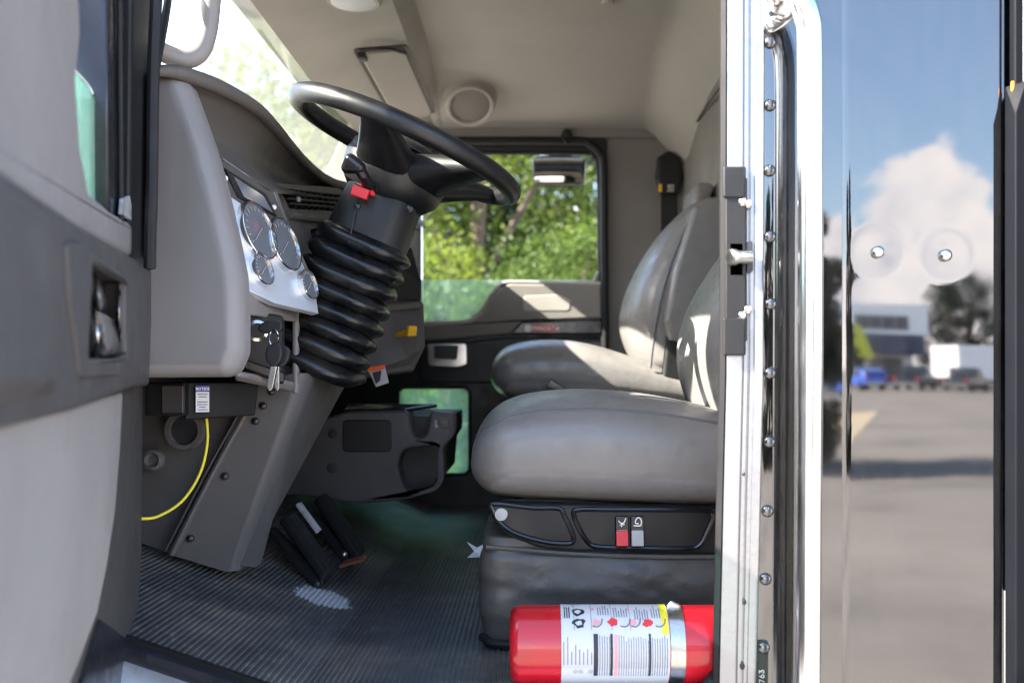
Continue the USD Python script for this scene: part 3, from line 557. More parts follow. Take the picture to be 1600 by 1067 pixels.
# lower panel with the ignition switch recess
rec = obj('switch_recess', join(
    hull([P(386, 450, 0.20), P(462, 476, 0.42), P(386, 488, 0.20), P(462, 500, 0.42)], 0.004),
    hull([P(462, 474, 0.42), P(466, 474, 0.46), P(462, 610, 0.42), P(466, 610, 0.46)], 0.006),
    hull([P(372, 584, 0.19), P(455, 600, 0.40), P(372, 590, 0.22), P(455, 607, 0.42)], 0.005)), 'grey_plastic', dash, smooth=35)
sw = obj('ignition_switch', join(hull([P(384, 490, 0.25), P(436, 498, 0.30), P(382, 562, 0.25), P(436, 585, 0.30), P(384, 490, 0.42), P(440, 500, 0.42), P(384, 570, 0.42), P(440, 590, 0.42)], 0.006)), 'black_plastic', T, label='black ignition lock housing under the gauges')
obj('switch_plate', hull([P(385, 566, 0.235), P(440, 584, 0.285), P(385, 574, 0.235), P(440, 596, 0.285)], 0.004), 'black_gloss', sw)
c = P(402, 517, 0.23); obj('lock_ring', revolve([(0.017, 0.0), (0.017, 0.006), (0.012, 0.008), (0.012, 0.0)], c, (0.35, -1, 0), 24), 'bolt_steel', sw)
obj('toggle', join(*[hull([P(a, 514, 0.235), P(a + 6, 513, 0.215)], 0.003) for a in (412, 422)]), 'bolt_steel', sw)
# electronics box under the dash with its sticker
mod = obj('module_box', join(rbox(P(226, 650, 0.24), P(288, 597, 0.24) + A([0, 0.12, 0]), 0.004)), 'matte_black', T, label='black electronics box under the dashboard')
obj('module_body', hull([P(291, 600, 0.26), P(401, 600, 0.33), P(291, 653, 0.26), P(396, 646, 0.33), P(291, 600, 0.42), P(401, 600, 0.42), P(291, 653, 0.42), P(396, 646, 0.42)], 0.003, 1), 'matte_black', mod)
obj('module_lid', rbox(P(252, 645, 0.235), P(286, 602, 0.235) + A([0, 0.01, 0]), 0.002), 'dark_trim', mod)
so, su = P(317.5, 623, 0.270) + A([0, -0.0035, 0]), unit(P(401, 600, 0.33) - P(291, 600, 0.26)); sw_ = np.cross(su, [0, 0, 1.0])
stick = obj('warning_sticker', obox(so, su, sw_, (0, 0, 1), (0.0110, 0.0004, 0.0215), 0.0002), 'label_white', mod)
obj('sticker_header', obox(so + A([0, 0, 0.0165]) - unit(-sw_) * 0 + sw_ * 0.0004, su, sw_, (0, 0, 1), (0.0110, 0.0004, 0.0050), 0.0002), 'ink_blue', mod)
obj('sticker_text', text('NOTICE', 0.0042, so + A([0, 0, 0.0165]) + sw_ * 0.0009, su, (0, 0, 1), 0.0003, True), 'white_print', mod)
ln = []
for k, (w0, w1) in enumerate(((-.7, .7), (-.55, .6), (0, 0), (-.75, .75), (-.8, .7), (-.5, .45), (-.7, .75))):
    if w0 == w1: continue
    ln.append(obox(so + A([0, 0, 0.0075 - k * 0.0042]) + su * 0.011 * (w0 + w1) / 2 + sw_ * 0.0006, su, sw_, (0, 0, 1), (0.011 * (w1 - w0) / 2, 0.0002, 0.0009), 0.0001))
obj('sticker_lines', join(*ln), 'ink_grey', mod)
cable = obj('cable', tube([P(322, 645, 0.31), P(324, 690, 0.31), P(313, 738, 0.30), P(286, 781, 0.28), P(250, 805, 0.26), P(222, 810, 0.24), P(180, 806, 0.22)], 0.0026, 8, 8), 'yellow_wire')
tag(stage.GetPrimAtPath(cable), 'thin yellow cable looping down from the black box under the dashboard', 'cable')

# ---- kick panel and column cover
KY = 0.415
kick = obj('kick_panel', slab(A([[-1.0, 1.62], [-0.40, 1.62], [-0.50, 1.25], [-0.62, 1.262], [-1.0, 1.40]]), (0, KY + 0.03, 0), (1, 0, 0), (0, 0, 1), (0, -1, 0), 0.03, 0.0), 'kick_grey', T)
def cov(t):   # section of the column cover, from the boot down to the floor
    a = P(395, 596, KY) * (1 - t) + P(272, 868, KY) * t; b = P(489, 583, KY) * (1 - t) + P(372, 893, KY + 0.02) * t; r = 0.03 * (1 - t) + 0.022 * t
    dp = 0.37 * (1 - t) + 0.06 * t
    ring = [a + A([0, 0.05, 0]), a]
    for q_ in np.linspace(0, math.pi / 2, 8): ring.append(b + A([-r + r * math.sin(q_), r - r * math.cos(q_), 0]))
    ring += [A([b[0] - 0.0, b[1] + dp, b[2]]), A([b[0] - 0.05, b[1] + dp + 0.03, b[2]]), a + A([0, 0.3 * (1 - t) + 0.08, 0])]
    return ring
cover = obj('column_cover', loft([cov(t) for t in np.linspace(0, 1, 12)]), 'kick_grey', T, smooth=50)
obj('cover_seam', tube([P(388, 640, KY - 0.002), P(330, 745, KY - 0.002), P(268, 866, KY - 0.002)], 0.006, 8), 'kick_grey', cover)
obj('cover_seam', tube([P(376, 640, KY - 0.001), P(318, 745, KY - 0.001), P(258, 860, KY + 0.0)], 0.003, 8), 'dark_trim', cover)
for px, py in ((411, 634), (399, 658), (351, 744), (297, 841), (424, 612)):
    obj('bolt', revolve([(0.0072, 0.004), (0.0066, -0.003), (0.003, -0.0055), (0.0, -0.006)], P(px, py, KY - 0.0), (0, 1, 0), 12), 'dark_screw', cover)
c = P(290, 672, KY + 0.0); obj('cable_grommet', revolve([(0.036, 0.0), (0.034, -0.012), (0.026, -0.012), (0.024, 0.004)], c, (0, 1, 0), 28), 'kick_grey', kick)
obj('grommet_hole', revolve([(0.0, 0.001), (0.025, 0.001)], c + A([0, -0.004, 0]), (0, 1, 0), 24), 'ink_black', kick)
c = P(241, 718, KY); obj('cable_grommet', revolve([(0.02, 0.0), (0.019, -0.010), (0.013, -0.012), (0.009, -0.004), (0.0, -0.004)], c, (0, 1, 0), 24), 'kick_grey', kick)
# pedals
def pedal(a, b, wy, parent_label):
    a, b = A(a), A(b); d = unit(b - a); n = unit(np.cross(d, [0, 1, 0])); n = n if n[2] > 0 else -n
    c, L = (a + b) / 2, np.linalg.norm(b - a) / 2
    p_ = obj('pedal', obox(c, d, (0, 1, 0), n, (L, wy / 2, 0.011), 0.008, 2), 'rubber', T, label=parent_label)
    for k in np.linspace(-0.8, 0.8, 9): obj('grip_rib', obox(c + A([0, wy / 2 * k * 0.9, 0]) + n * 0.0115, d, (0, 1, 0), n, (L * 0.86, 0.0022, 0.0014), 0.0008), 'rubber', p_)
    obj('pedal_bracket', hull([c + d * L * 0.7 - n * 0.02, c + d * L * 0.95 - n * 0.028, c - d * L * 0.9 - n * 0.04], 0.012), 'dark_screw', p_)
    return p_, c, d, n, L
p1, c1, d1, n1, L1 = pedal(P(447, 806, 0.66), P(514, 898, 0.585), 0.068, 'nearer long black floor pedal')
p2, c2, d2, n2, L2 = pedal(P(500, 776, 0.90), P(562, 868, 0.82), 0.072, 'farther long black floor pedal')
obj('worn_plate', obox(P(482, 808, 0.72), d1, (0, 1, 0), n1, (0.042, 0.016, 0.003), 0.001), 'worn_steel', p1)
for px, py in ((462, 872), (538, 866)): obj('pedal_bolt', ball(P(px, py, 0.63), 0.006), 'bolt_steel', p1)
obj('rusty_bracket', obox(P(552, 876, 0.72), (1, 0, 0.3), (0, 1, 0), (-0.3, 0, 1), (0.025, 0.03, 0.003), 0.001), usdkit.material(stage, '/World/Looks/rust', {'p': ('principled_bsdf', {'base_color': (0.18, 0.05, 0.025), 'roughness': 0.9})}, surface='p.BSDF'), p2)

# ---- steering wheel and column
WC = P(635, 231, 0.52); WN = unit(A([0.39, 0.0, 0.92])); WU = A([0.92, 0, -0.39]); WV = A([0, 1.0, 0]); WR = 0.2165
an = np.linspace(0, 2 * np.pi, 73)[:-1]
wheel = obj('steering_wheel', tube([WC + WR * (math.cos(a) * WU + math.sin(a) * WV) for a in an], 0.018, 16, 1, True), 'wheel_rubber', T, smooth=True, label='black four-spoke steering wheel')
for a in (0.62, -0.62, math.pi * 0.5 + 0.15, -math.pi * 0.5 - 0.15):
    d1 = math.cos(a) * WU + math.sin(a) * WV; t1 = np.cross(WN, d1); rg = []
    for s_ in np.linspace(0, 1, 9):
        w = 0.048 * (1 - s_) ** 1.2 + 0.022; h = 0.034 * (1 - s_) + 0.010
        rg.append(superring(WC + d1 * (0.035 + s_ * (WR - 0.03)) - WN * (0.062 * (1 - s_) ** 1.4 + 0.002), t1, WN, w, h, 2.6, 20))
    obj('spoke', loft(rg), 'wheel_rubber', wheel, smooth=True)
obj('hub', revolve([(0.0, 0.0), (0.06, -0.004), (0.094, -0.022), (0.102, -0.05), (0.095, -0.085), (0.072, -0.11), (0.05, -0.118)], WC, WN, 40), 'wheel_rubber', wheel, smooth=True)
obj('horn_pad', revolve([(0.0, 0.012), (0.05, 0.010), (0.075, 0.0), (0.08, -0.01)], WC, WN, 40), 'black_plastic', wheel, smooth=True)
colu = obj('steering_column', loft([superring(WC - WN * s_, WU, WV, a, b, 3.2, 48) for s_, a, b in ((0.098, 0.050, 0.050), (0.10, 0.064, 0.064), (0.106, 0.070, 0.070), (0.15, 0.074, 0.074), (0.188, 0.076, 0.076), (0.192, 0.070, 0.070))]), 'black_plastic', T, smooth=40, label='black steering column with a pleated boot')
rg = []
for i, s_ in enumerate(np.linspace(0, 1, 97)):
    s0 = 0.186 + s_ * 0.268; ph = s_ * 8.0; w = 1 - abs((ph % 1) * 2 - 1) ; w = abs(math.sin(math.pi * ph)) ** 0.75
    R = 0.073 + 0.019 * s_; R = R + 0.0165 * (w - 0.3)
    off = A([-0.012 * s_, 0, 0])
    rr_ = superring(WC - WN * s0 + off, WU, WV, R * 1.04, R * 1.04, 3.4, 56); cc_ = WC - WN * s0 + off
    nz_ = meshkit.noise(rr_ * 22.0 + 3.0)[:, None] - 0.5; rg.append(cc_ + (rr_ - cc_) * (1 + 0.055 * nz_) + WN * (0.010 * (meshkit.noise(rr_ * 9.0 + 40.0)[:, None] - 0.5)))
obj('column_boot', loft(rg), 'black_vinyl', colu, smooth=55)
lv = [P(560, 300, 0.44), P(574, 285, 0.44)]
obj('turn_lever', join(hull([P(548, 250, 0.40), P(562, 262, 0.40), P(543, 262, 0.41)], 0.011), hull([P(560, 262, 0.40), P(577, 290, 0.43), P(568, 275, 0.41)], 0.010), hull([P(574, 288, 0.43), P(594, 298, 0.46)], 0.009)), 'black_gloss', colu)
obj('hazard_tab', obox(P(563, 301, 0.425), (1, 0, -0.35), (0, 1, 0), (0.35, 0, 1), (0.0155, 0.006, 0.0095), 0.002), 'red_plastic', colu)
obj('hazard_stem', hull([P(568, 288, 0.43), P(566, 278, 0.42), P(582, 303, 0.44)], 0.005), 'red_plastic', colu)
for px, py in ((558, 322), (640, 327)): obj('column_screw', revolve([(0.006, 0), (0.006, -0.003), (0.003, -0.004), (0, -0.004)], P(px, py, 0.4455), (0, 1, 0), 14), 'black_gloss', colu)
obj('boot_seam', tube([P(556, 328, 0.443), P(552, 345, 0.438), P(545, 380, 0.433)], 0.0012, 6), 'ink_black', colu)

# ---- centre dash stack with the parking brake knob
cst = obj('centre_panel', hull([P(600, 478, 0.98), P(654, 478, 1.02), P(656, 540, 1.02), P(640, 574, 0.98), P(560, 585, 0.95), P(600, 478, 1.5), P(654, 482, 1.5), P(652, 545, 1.5)], 0.012), 'console_grey', T, label='dark centre dash panel with a yellow brake knob')
obj('panel_upper', hull([P(600, 400, 1.0), P(638, 392, 1.04), P(652, 440, 1.04), P(652, 466, 1.04), P(600, 472, 1.0), P(620, 400, 1.5), P(650, 470, 1.5)], 0.010), 'black_plastic', cst)
obj('panel_ledge', hull([P(590, 480, 0.965), P(655, 474, 0.99), P(655, 480, 0.99), P(590, 486, 0.965)], 0.005), 'brown_trim', cst)
obj('panel_ledge', hull([P(545, 590, 0.94), P(640, 572, 0.965), P(655, 552, 0.985), P(640, 576, 0.965)], 0.006), 'brown_trim', cst)
kb = P(641, 518, 0.90); kd = unit(A([0.62, -0.75, 0.12]))
obj('brake_knob', join(revolve([(0.007, -0.05), (0.007, 0.0)], kb, kd, 14, True), obox(kb + kd * 0.005, kd, np.cross(kd, [0, 0, 1]), (0.1, 0, 1), (0.006, 0.012, 0.012), 0.003)), 'yellow_plastic', cst)
obj('hanging_tag', hull([P(576, 577, 0.86), P(600, 573, 0.86), P(606, 597, 0.86), P(588, 603, 0.86)], 0.002, 1), 'paper', cst)
obj('tag_stripe', hull([P(575, 575, 0.855), P(600, 571, 0.855), P(600, 575, 0.855), P(576, 580, 0.855)], 0.002, 1), 'orange_print', cst)
obj('tag_print', hull([P(583, 583, 0.853), P(595, 580, 0.853), P(593, 594, 0.853), P(588, 598, 0.853)], 0.0015, 1), 'ink_black', cst)
# engine tunnel console with cup holders
TY = 1.0
body = [(430, 690), (505, 655), (540, 643), (637, 641), (644, 678), (650, 684), (660, 683), (667, 676), (672, 642), (704, 645), (708, 652), (708, 682), (696, 694), (690, 706), (690, 750), (682, 764), (640, 780), (560, 787), (470, 775), (430, 770)]
cav = [(629, 702), (686, 694), (688, 750), (678, 762), (640, 772), (628, 755), (621, 725)]
tun = obj('tunnel_console', slab_px(body, TY, 0.10, 0.008, 0.012, holes=[cav[::-1]], hr=0.02), 'console_grey', T, label='dark tunnel console with cup holder and cubby')
b2 = [(430, 700), (505, 662), (540, 650), (700, 651), (700, 685), (690, 700), (686, 752), (640, 776), (560, 783), (470, 772), (430, 768)]
obj('console_back', slab_px(b2, TY + 0.08, 0.5, 0.0), 'black_plastic', tun)
obj('console_lid', slab_px([(535, 656), (611, 656), (612, 706), (535, 706)], TY - 0.004, 0.01, 0.003, 0.012), 'black_plastic', tun)
obj('console_top', hull([P(540, 642, TY + 0.02), P(632, 641, TY + 0.02), P(545, 634, TY + 0.14), P(680, 634, TY + 0.14)], 0.005), 'black_gloss', tun)
for px, py in ((520, 677), (518, 731)): obj('console_plug', revolve([(0.012, 0.0), (0.011, -0.003), (0.0, -0.004)], P(px, py, TY), (0, 1, 0), 18), 'ink_black', tun)
c = P(692, 659, TY); obj('power_socket', revolve([(0.015, 0.0), (0.014, -0.008), (0.009, -0.008), (0.008, -0.002), (0.0, -0.002)], c, (0, 1, 0), 20), 'black_gloss', tun)
obj('socket_print', rbox(P(682, 662, TY) - A([0.004, 0.0015, 0.009]), P(682, 662, TY) + A([0.004, 0.0, 0.009]), 0.0005), 'switch_grey', tun)

# ---- passenger door
DY = 1.96
win = [(655, 246), (668, 236), (918, 236), (935, 252), (938, 442), (793, 441), (778, 447), (764, 462), (748, 487), (732, 500), (664, 503), (655, 496)]
doorring = [(600, 213), (948, 213), (950, 820), (560, 820), (560, 520), (600, 500)]
peep = [(622, 605), (734, 605), (734, 741), (622, 741)]
pdoor = obj('passenger_door', slab_px(doorring, DY, 0.045, 0.004, 0.02, holes=[A(win)[::-1], round_ring(A(peep, float)[::-1], 12)], hr=0.012), 'black_plastic', T, label='closed far passenger door with lowered window')
obj('upper_trim', slab_px([(940, 445), (796, 443), (781, 450), (767, 466), (751, 490), (735, 503), (664, 507), (610, 507), (610, 535), (653, 533), (798, 521), (815, 503), (940, 498)], DY - 0.022, 0.025, 0.008, 0.006), 'rear_trim', pdoor)
obj('sill_edge', tube([P(a, b, DY - 0.012) for a, b in ((944, 443), (870, 442), (796, 441), (780, 447), (766, 463), (750, 488), (734, 501), (700, 504), (662, 505))], 0.006, 8, 4), 'headliner_trim', pdoor)
obj('grab_recess', slab_px([(818, 462), (872, 460), (892, 468), (890, 486), (818, 486)], DY - 0.024, 0.006, 0.003, 0.012), 'headliner_trim', pdoor)
obj('trim_band', slab_px([(815, 504), (940, 500), (940, 521), (800, 521)], DY - 0.026, 0.008, 0.003, 0.003), 'black_gloss', pdoor)
sg_ = [P(820, 508, DY - 0.0275), P(869, 518, DY - 0.0275)]
bx0, bx1, bz0, bz1 = sg_[0][0], sg_[1][0], sg_[1][2], sg_[0][2]; yy = DY - 0.0275
obj('emblem', rbox((bx0 + 0.02, yy, bz0), (bx1, yy + 0.003, bz1), 0.0005, 1), 'ink_red', pdoor)
obj('emblem_mark', rbox((bx0, yy - 0.0005, bz0), (bx0 + 0.0195, yy + 0.003, bz1), 0.0005, 1), 'white_print', pdoor)
obj('emblem_text', text('KENWORTH', 0.0135, ((bx0 + bx1) / 2 + 0.009, yy - 0.0004, (bz0 + bz1) / 2), (1, 0, 0), (0, 0, 1), 0.0006, True), 'white_print', pdoor)
obj('lower_panel', slab_px([(655, 541), (800, 527), (940, 527), (940, 600), (740, 598), (655, 598)], DY - 0.014, 0.016, 0.006, 0.01), 'black_plastic', pdoor)
hd = obj('door_pull', slab_px([(667, 537), (729, 536), (730, 570), (716, 574), (668, 572)], DY - 0.024, 0.012, 0.004, 0.012), 'chrome', pdoor)
obj('pull_recess', slab_px([(678, 540), (716, 540), (714, 562), (678, 560)], DY - 0.0245, 0.01, 0.0, 0.006), 'ink_black', pdoor)
obj('door_seal', tube([P(a, b, 1.945) for a, b in ((600, 221), (700, 221), (895, 221), (921, 226), (938, 241), (943, 264), (944, 400), (946, 620), (946, 800))], 0.014, 10, 6), 'rubber', pdoor)
obj('window_channel', tube([P(a, b, DY + 0.01) for a, b in ((662, 262), (664, 243), (690, 239), (905, 239), (928, 246), (935, 262), (937, 330), (938, 440))], 0.009, 8, 6), 'rubber', pdoor)
obj('window_glass', slab_px([(650, 437), (940, 437), (940, 520), (650, 520)], DY + 0.022, 0.005, 0.0), 'green_glass', pdoor, smooth=False)
obj('vent_bar', tube([P(657, 240, DY + 0.02), P(657, 505, DY + 0.02)], 0.006, 8), 'chrome', pdoor)
obj('peep_window', slab(round_ring(A([[P(a, b, DY + 0.02)[0], P(a, b, DY + 0.02)[2]] for a, b in ((616, 599), (738, 599), (738, 746), (616, 746))]), 0.03), (0, DY + 0.02, 0), (1, 0, 0), (0, 0, 1), (0, -1, 0), 0.004), 'peep_glass', pdoor, smooth=False)
obj('peep_gasket', tube([P(a, b, DY - 0.002) for a, b in round_ring(A(peep, float), 14)], 0.006, 8, 2, True), 'rubber', pdoor)
obj('lock_button', hull([P(927, 440, DY - 0.005), P(934, 426, DY - 0.005)], 0.006), 'headliner_trim', pdoor)
# look-down mirror outside the far window and the wing mirror ahead of it
my = 2.13
dm = obj('look_down_mirror', slab_px([(832, 246), (846, 243), (902, 243), (916, 248), (914, 284), (906, 288), (840, 288), (833, 283)], my, 0.05, 0.008, 0.03), 'black_gloss', T, label='small look-down mirror hanging outside the far window')
cm = P(873, 266, my - 0.002)
obj('mirror_face', sheet(lambda u, v: (cm[0] + (u - .5) * 0.172, cm[1] - 0.004 * (1 - (2 * u - 1) ** 2) - 0.003 * (1 - (2 * v - 1) ** 2), cm[2] + (v - .5) * 0.086), 16, 10), 'mirror_glass', dm, smooth=True)
obj('mirror_arm', join(tube([P(873, 245, my + 0.02), P(878, 228, my + 0.01), P(884, 215, my - 0.03)], 0.010, 10), hull([P(860, 243, my + 0.02), P(890, 243, my + 0.02)], 0.010)), 'black_plastic', dm)
obj('sash_hook', join(revolve([(0.02, 0), (0.018, -0.012), (0.0, -0.016)], P(886, 211, 1.95), (0, 1, 0), 16), hull([P(880, 216, 1.93), P(886, 224, 1.92)], 0.006)), 'black_plastic', T, label='small black clip above the far window')
wm = obj('wing_mirror', loft([superring(P(640, py, 2.45), (1, 0, 0), (0, 1, 0), w, 0.06, 2.6, 28) for py, w in ((500, 0.02), (496, 0.045), (470, 0.05), (380, 0.05), (335, 0.045), (330, 0.02))]), 'trailer_white', T, smooth=40, label='white wing mirror outside the far door')
obj('mirror_bracket', tube([P(640, 420, 2.45), P(640, 440, 2.1), P(636, 460, 2.02)], 0.012, 10), 'chrome', wm)
# seat belt on the far pillar
by = 1.93
belt = obj('seat_belt', hull([P(1034, 298, by), P(1057, 298, by), P(1060, 520, by), P(1034, 520, by)], 0.003, 1), 'belt_web', T)
obj('belt_anchor', hull([P(1032, 250, by - 0.01), P(1057, 250, by - 0.01), P(1029, 280, by - 0.01), P(1062, 280, by - 0.01), P(1036, 300, by - 0.01), P(1056, 300, by - 0.01), P(1045, 242, by)], 0.012), 'black_plastic', belt)
obj('belt_tag', rbox(P(1029, 300, by - 0.025), P(1034, 288, by - 0.02), 0.001), 'yellow_plastic', belt)
obj('belt_tongue', rbox(P(1044, 300, by - 0.027), P(1053, 289, by - 0.022), 0.001), 'bolt_steel', belt)

# ---- driver's side door jamb (rear of the opening)
def zprof(ring2, levels):        # a vertical extrusion whose section shifts sideways with height
    return loft([[[x + s_, y, z] for x, y in ring2] for z, s_ in levels])
LV = [(0.85, -0.014), (1.05, -0.012), (1.25, -0.008), (1.45, -0.0035), (1.6, 0.0), (2.0, 0.001), (2.62, 0.002)]
jamb = obj('door_jamb', zprof([(0.3125, -0.004), (0.3125, 0.003), (0.3035, 0.004), (0.303, 0.008), (0.2985, 0.0085), (0.2983, 0.0125), (0.2950, 0.0125), (0.2948, 0.0095), (0.2905, 0.0100), (0.2900, 0.0150), (0.2878, 0.0150), (0.2875, 0.0115), (0.268, 0.0155), (0.266, 0.018), (0.268, 0.026), (0.318, 0.026), (0.318, 0.006)], LV), 'bright_alu', T, smooth=25, label='bright aluminium door jamb with striker')
obj('jamb_liner', zprof([(0.2655, 0.0150), (0.2595, 0.018), (0.2595, 0.027), (0.268, 0.030), (0.46, 0.030), (0.46, 0.0265), (0.265, 0.0265)], LV), 'rubber', jamb, smooth=40)
obj('strike_block', join(*[hull([P(a, b, 0.002) for a, b in ((1133, t), (1160, t), (1133, t2), (1160, t2))] + [P(a + 4, b, 0.018) for a, b in ((1133, t), (1160, t), (1133, t2), (1160, t2))], 0.003, 1) for t, t2 in ((264, 306), (500, 552))] + [hull([P(a, b, 0.005) for a, b in ((1136, 310), (1162, 310), (1136, 498), (1162, 498))] + [P(a + 4, b, 0.018) for a, b in ((1136, 310), (1162, 310), (1136, 498), (1162, 498))], 0.003, 1)]), 'black_plastic', jamb, smooth=25)
obj('strike_pocket', hull([P(a, b, 0.003) for a, b in ((1141, 381), (1160, 381), (1160, 430), (1141, 430))], 0.001, 1), 'ink_black', jamb)
for a, b in ((276, 332), (490, 535)): obj('strike_plate', slab_px([(1163, a), (1168, a + 3), (1168, b - 3), (1163, b)], 0.004, 0.004, 0.001), 'dark_screw', jamb)
pc = P(1168, 402, -0.004); pd = unit(P(1150, 402, -0.010) - pc)
obj('striker_pin', join(revolve([(0.009, -0.004), (0.009, 0.014), (0.0095, 0.015), (0.0095, 0.019), (0.0115, 0.020), (0.0115, 0.026), (0.009, 0.028), (0.0, 0.028)], pc, pd, 20)), 'bolt_steel', jamb)
c = P(1171, 402, 0.026); obj('pin_slot', slab_px(round_ring([(1166, 378), (1176, 376), (1177, 424), (1168, 428)], 6), 0.0035, 0.002, 0.0), 'ink_black', jamb)
for px, py in ((1160, 316), (1169, 319), (1169, 484), (1160, 493)): obj('bolt', ball(P(px, py, 0.003), 0.0055, (0.0055, 0.004, 0.0065)), 'bolt_steel', jamb)
for px, py, r in ((1163, 940, 0.004), (1160, 1040, 0.005), (1162, 740, 0.003)): obj('bolt', ball(P(px, py, 0.009), r, (r * 0.7, 0.002, r)), 'dark_screw', jamb)
for z_, s_ in ((1.47, 0.8), (1.30, 0.6), (1.95, 0.3)): pass
# polished skin strip with rivets
def skin(u, v):
    x = 0.3130 + v * 0.112; z = 0.85 + u * 1.80; s_ = np.interp(z, [l[0] for l in LV], [l[1] for l in LV]) * max(0, 1 - v * 1.6)
    w = meshkit.noise(A([x * 16, 3.3, z * 3.0])) - 0.5
    y = 0.0007 * w + 0.020 * max(0, (0.10 - v)) ** 1.5
    return x + s_, y, z
strip = obj('corner_skin', sheet(skin, 220, 40), 'mirror_steel', T, smooth=True, label='polished steel corner strip with a row of rivets')
for k, (px, py) in enumerate(((1203, 67), (1203, 165), (1202, 267), (1203, 370), (1204, 475), (1203, 583), (1202, 690), (1199, 798), (1196, 904), (1193, 1011))):
    c = P(px, py, 0.0); obj('rivet', revolve([(0.0085, 0.001), (0.0082, -0.0018), (0.0065, -0.0045), (0.0035, -0.006), (0.0, -0.0064)], c, (0, 1, 0), 20), 'mirror_steel', strip, smooth=True)
    obj('rivet_slot', obox(c + A([0, -0.0058, 0]), (1, 0, 0.1 * (k % 3)), (0, 1, 0), (0, 0, 1), (0.0012, 0.0010, 0.0055), 0.0003, 1), 'ink_black', strip)
pl = slab(round_ring(A([[P(a, b, -0.003)[0], P(a, b, -0.003)[2]] for a, b in ((1183, 1000), (1201, 1000), (1199, 1180), (1180, 1180))]), 0.005), (0, -0.0025, 0), (1, 0, 0), (0, 0, 1), (0, -1, 0), 0.002, 0.0006)
plate = obj('number_plate', pl, 'black_plastic', strip)
obj('plate_digits', text('763', 0.0072, P(1190, 1056, -0.0028), (-0.02, 0, 1), (-1, 0, -0.02), 0.0005), 'switch_grey', strip)
# the large mirror-finish panel
riv = [P(1372, 394, -0.004), P(1478, 399, -0.004)]
def panel(u, v):
    z = 0.85 + u * 1.80; x = 0.421 + (v ** 1.0) * 0.222
    y = -0.0015 + 0.0012 * max(0, (0.05 - v) / 0.05) ** 2
    w = meshkit.noise(A([x * 5.0, 1.7, z * 4.0])) - 0.5; y += 0.0006 * w + 0.00008 * math.sin(z * 23 + x * 9)
    for k, r in enumerate(riv):
        d = math.hypot(x - r[0], z - r[2]); y += 0.00038 * math.exp(-(d / 0.022) ** 2) - 0.00012 * math.exp(-((d - 0.036) / 0.012) ** 2)
    y += 0.006 * max(0, (v - 0.955) / 0.045) ** 2
    return x, y, z
side = obj('side_panel', sheet(panel, 300, 90), 'mirror_steel', T, smooth=True, label='mirror polished side panel reflecting the yard and clouds')
for c in riv: obj('rivet', revolve([(0.0082, 0.002), (0.0080, -0.0022), (0.006, -0.005), (0.003, -0.0064), (0.0, -0.0068)], c, (0, 1, 0), 22), 'chrome', side, smooth=True)
# dark fairing edge and the bright stack at the right
xr = 0.642
fair = obj('corner_fairing', join(hull([(xr, -0.03, 0.85), (xr, -0.03, 1.945), (xr + 0.012, -0.03, 1.985), (xr + 0.12, -0.03, 1.985), (xr + 0.12, -0.03, 0.85), (xr, -0.006, 0.85), (xr, -0.006, 1.985), (xr + 0.12, -0.006, 1.985)], 0.003, 1), rbox((xr + 0.003, -0.02, 1.96), (xr + 0.015, -0.004, 2.7), 0.003)), 'fairing_black', T, smooth=30)
for px, py in ((1573, 137), (1578, 755)):
    c = A([xr - 0.0008, -0.016, P(px, py, -0.016)[2]]); obj('marker_light', hull([c + A([0.003, 0, 0.006]), c + A([0.003, 0, -0.006])], 0.0025), 'amber', fair)
obj('exhaust_stack', revolve([(0.065, -0.7), (0.065, 1.2)], (xr + 0.075, 0.062, 2.0), (0, 0, 1), 40), 'chrome', T)
# the bright grab handle
hx, hy = 0.3605, -0.060
hp = [P(1262, 1200, hy), P(1262.5, 1067, hy), P(1264, 800, hy), P(1265.5, 500, hy), P(1265.5, 200, hy), P(1265, 70, hy), P(1262, 30, hy - 0.002), P(1252, 2, hy), P(1238, -14, hy + 0.01), P(1222, -18, hy + 0.03), P(1216, -10, -0.012)]
handle = obj('grab_handle', tube(hp, 0.0166, 28, 8), 'chrome', T, smooth=True, label='bright tubular grab handle beside the door opening')
bk = slab(round_ring(A([[P(a, b, -0.01)[0], P(a, b, -0.01)[2]] for a, b in ((1191, -60), (1244, -60), (1244, 24), (1230, 38), (1206, 53), (1193, 44))]), 0.009), (0, -0.010, 0), (1, 0, 0), (0, 0, 1), (0, -1, 0), 0.009, 0.003)
obj('handle_bracket', bk, 'chrome', handle)
obj('handle_boss', revolve([(0.019, -0.002), (0.018, 0.004), (0.014, 0.008)], P(1221, 14, -0.010), (0, -1, 0), 24), 'chrome', handle, smooth=True)
obj('bracket_bolt', revolve([(0.0075, 0.0), (0.0075, 0.005), (0.0055, 0.007), (0.0, 0.007)], P(1203, 40, -0.010), (0, -1, 0), 6), 'chrome', handle, smooth=False)

# ---- the open driver's door
DH, DD, DN = A([-0.54, -0.01, 0.0]), A([0.26, -0.9656, 0.0]), A([0.9656, 0.26, 0.0])
def DR(px, py, off=0.0): return ray_plane(px, py, DH + DN * off, DN)
def dr2(pts, off=0.0): return A([[np.dot(DR(a, b, off) - DH, DD), DR(a, b, off)[2]] for a, b in pts])
def dslab(pts, off, depth, bevel, r=0.0, holes=(), hr=0.0, extra=None):
    ring2 = dr2(pts, off) if extra is None else extra
    return slab(round_ring(ring2, r), DH + DN * off, DD, (0, 0, 1), DN, depth, bevel, 4, [round_ring(dr2(h, off), hr) for h in holes])
up = np.vstack([dr2([(236, 352), (232, 418)], 0.0), [[0.42, 1.738], [0.78, 1.738], [0.78, 2.3], [0.40, 2.3]], dr2([(128, 60), (121, 130), (128, 230), (140, 296), (178, 330), (214, 350)], 0.0)])
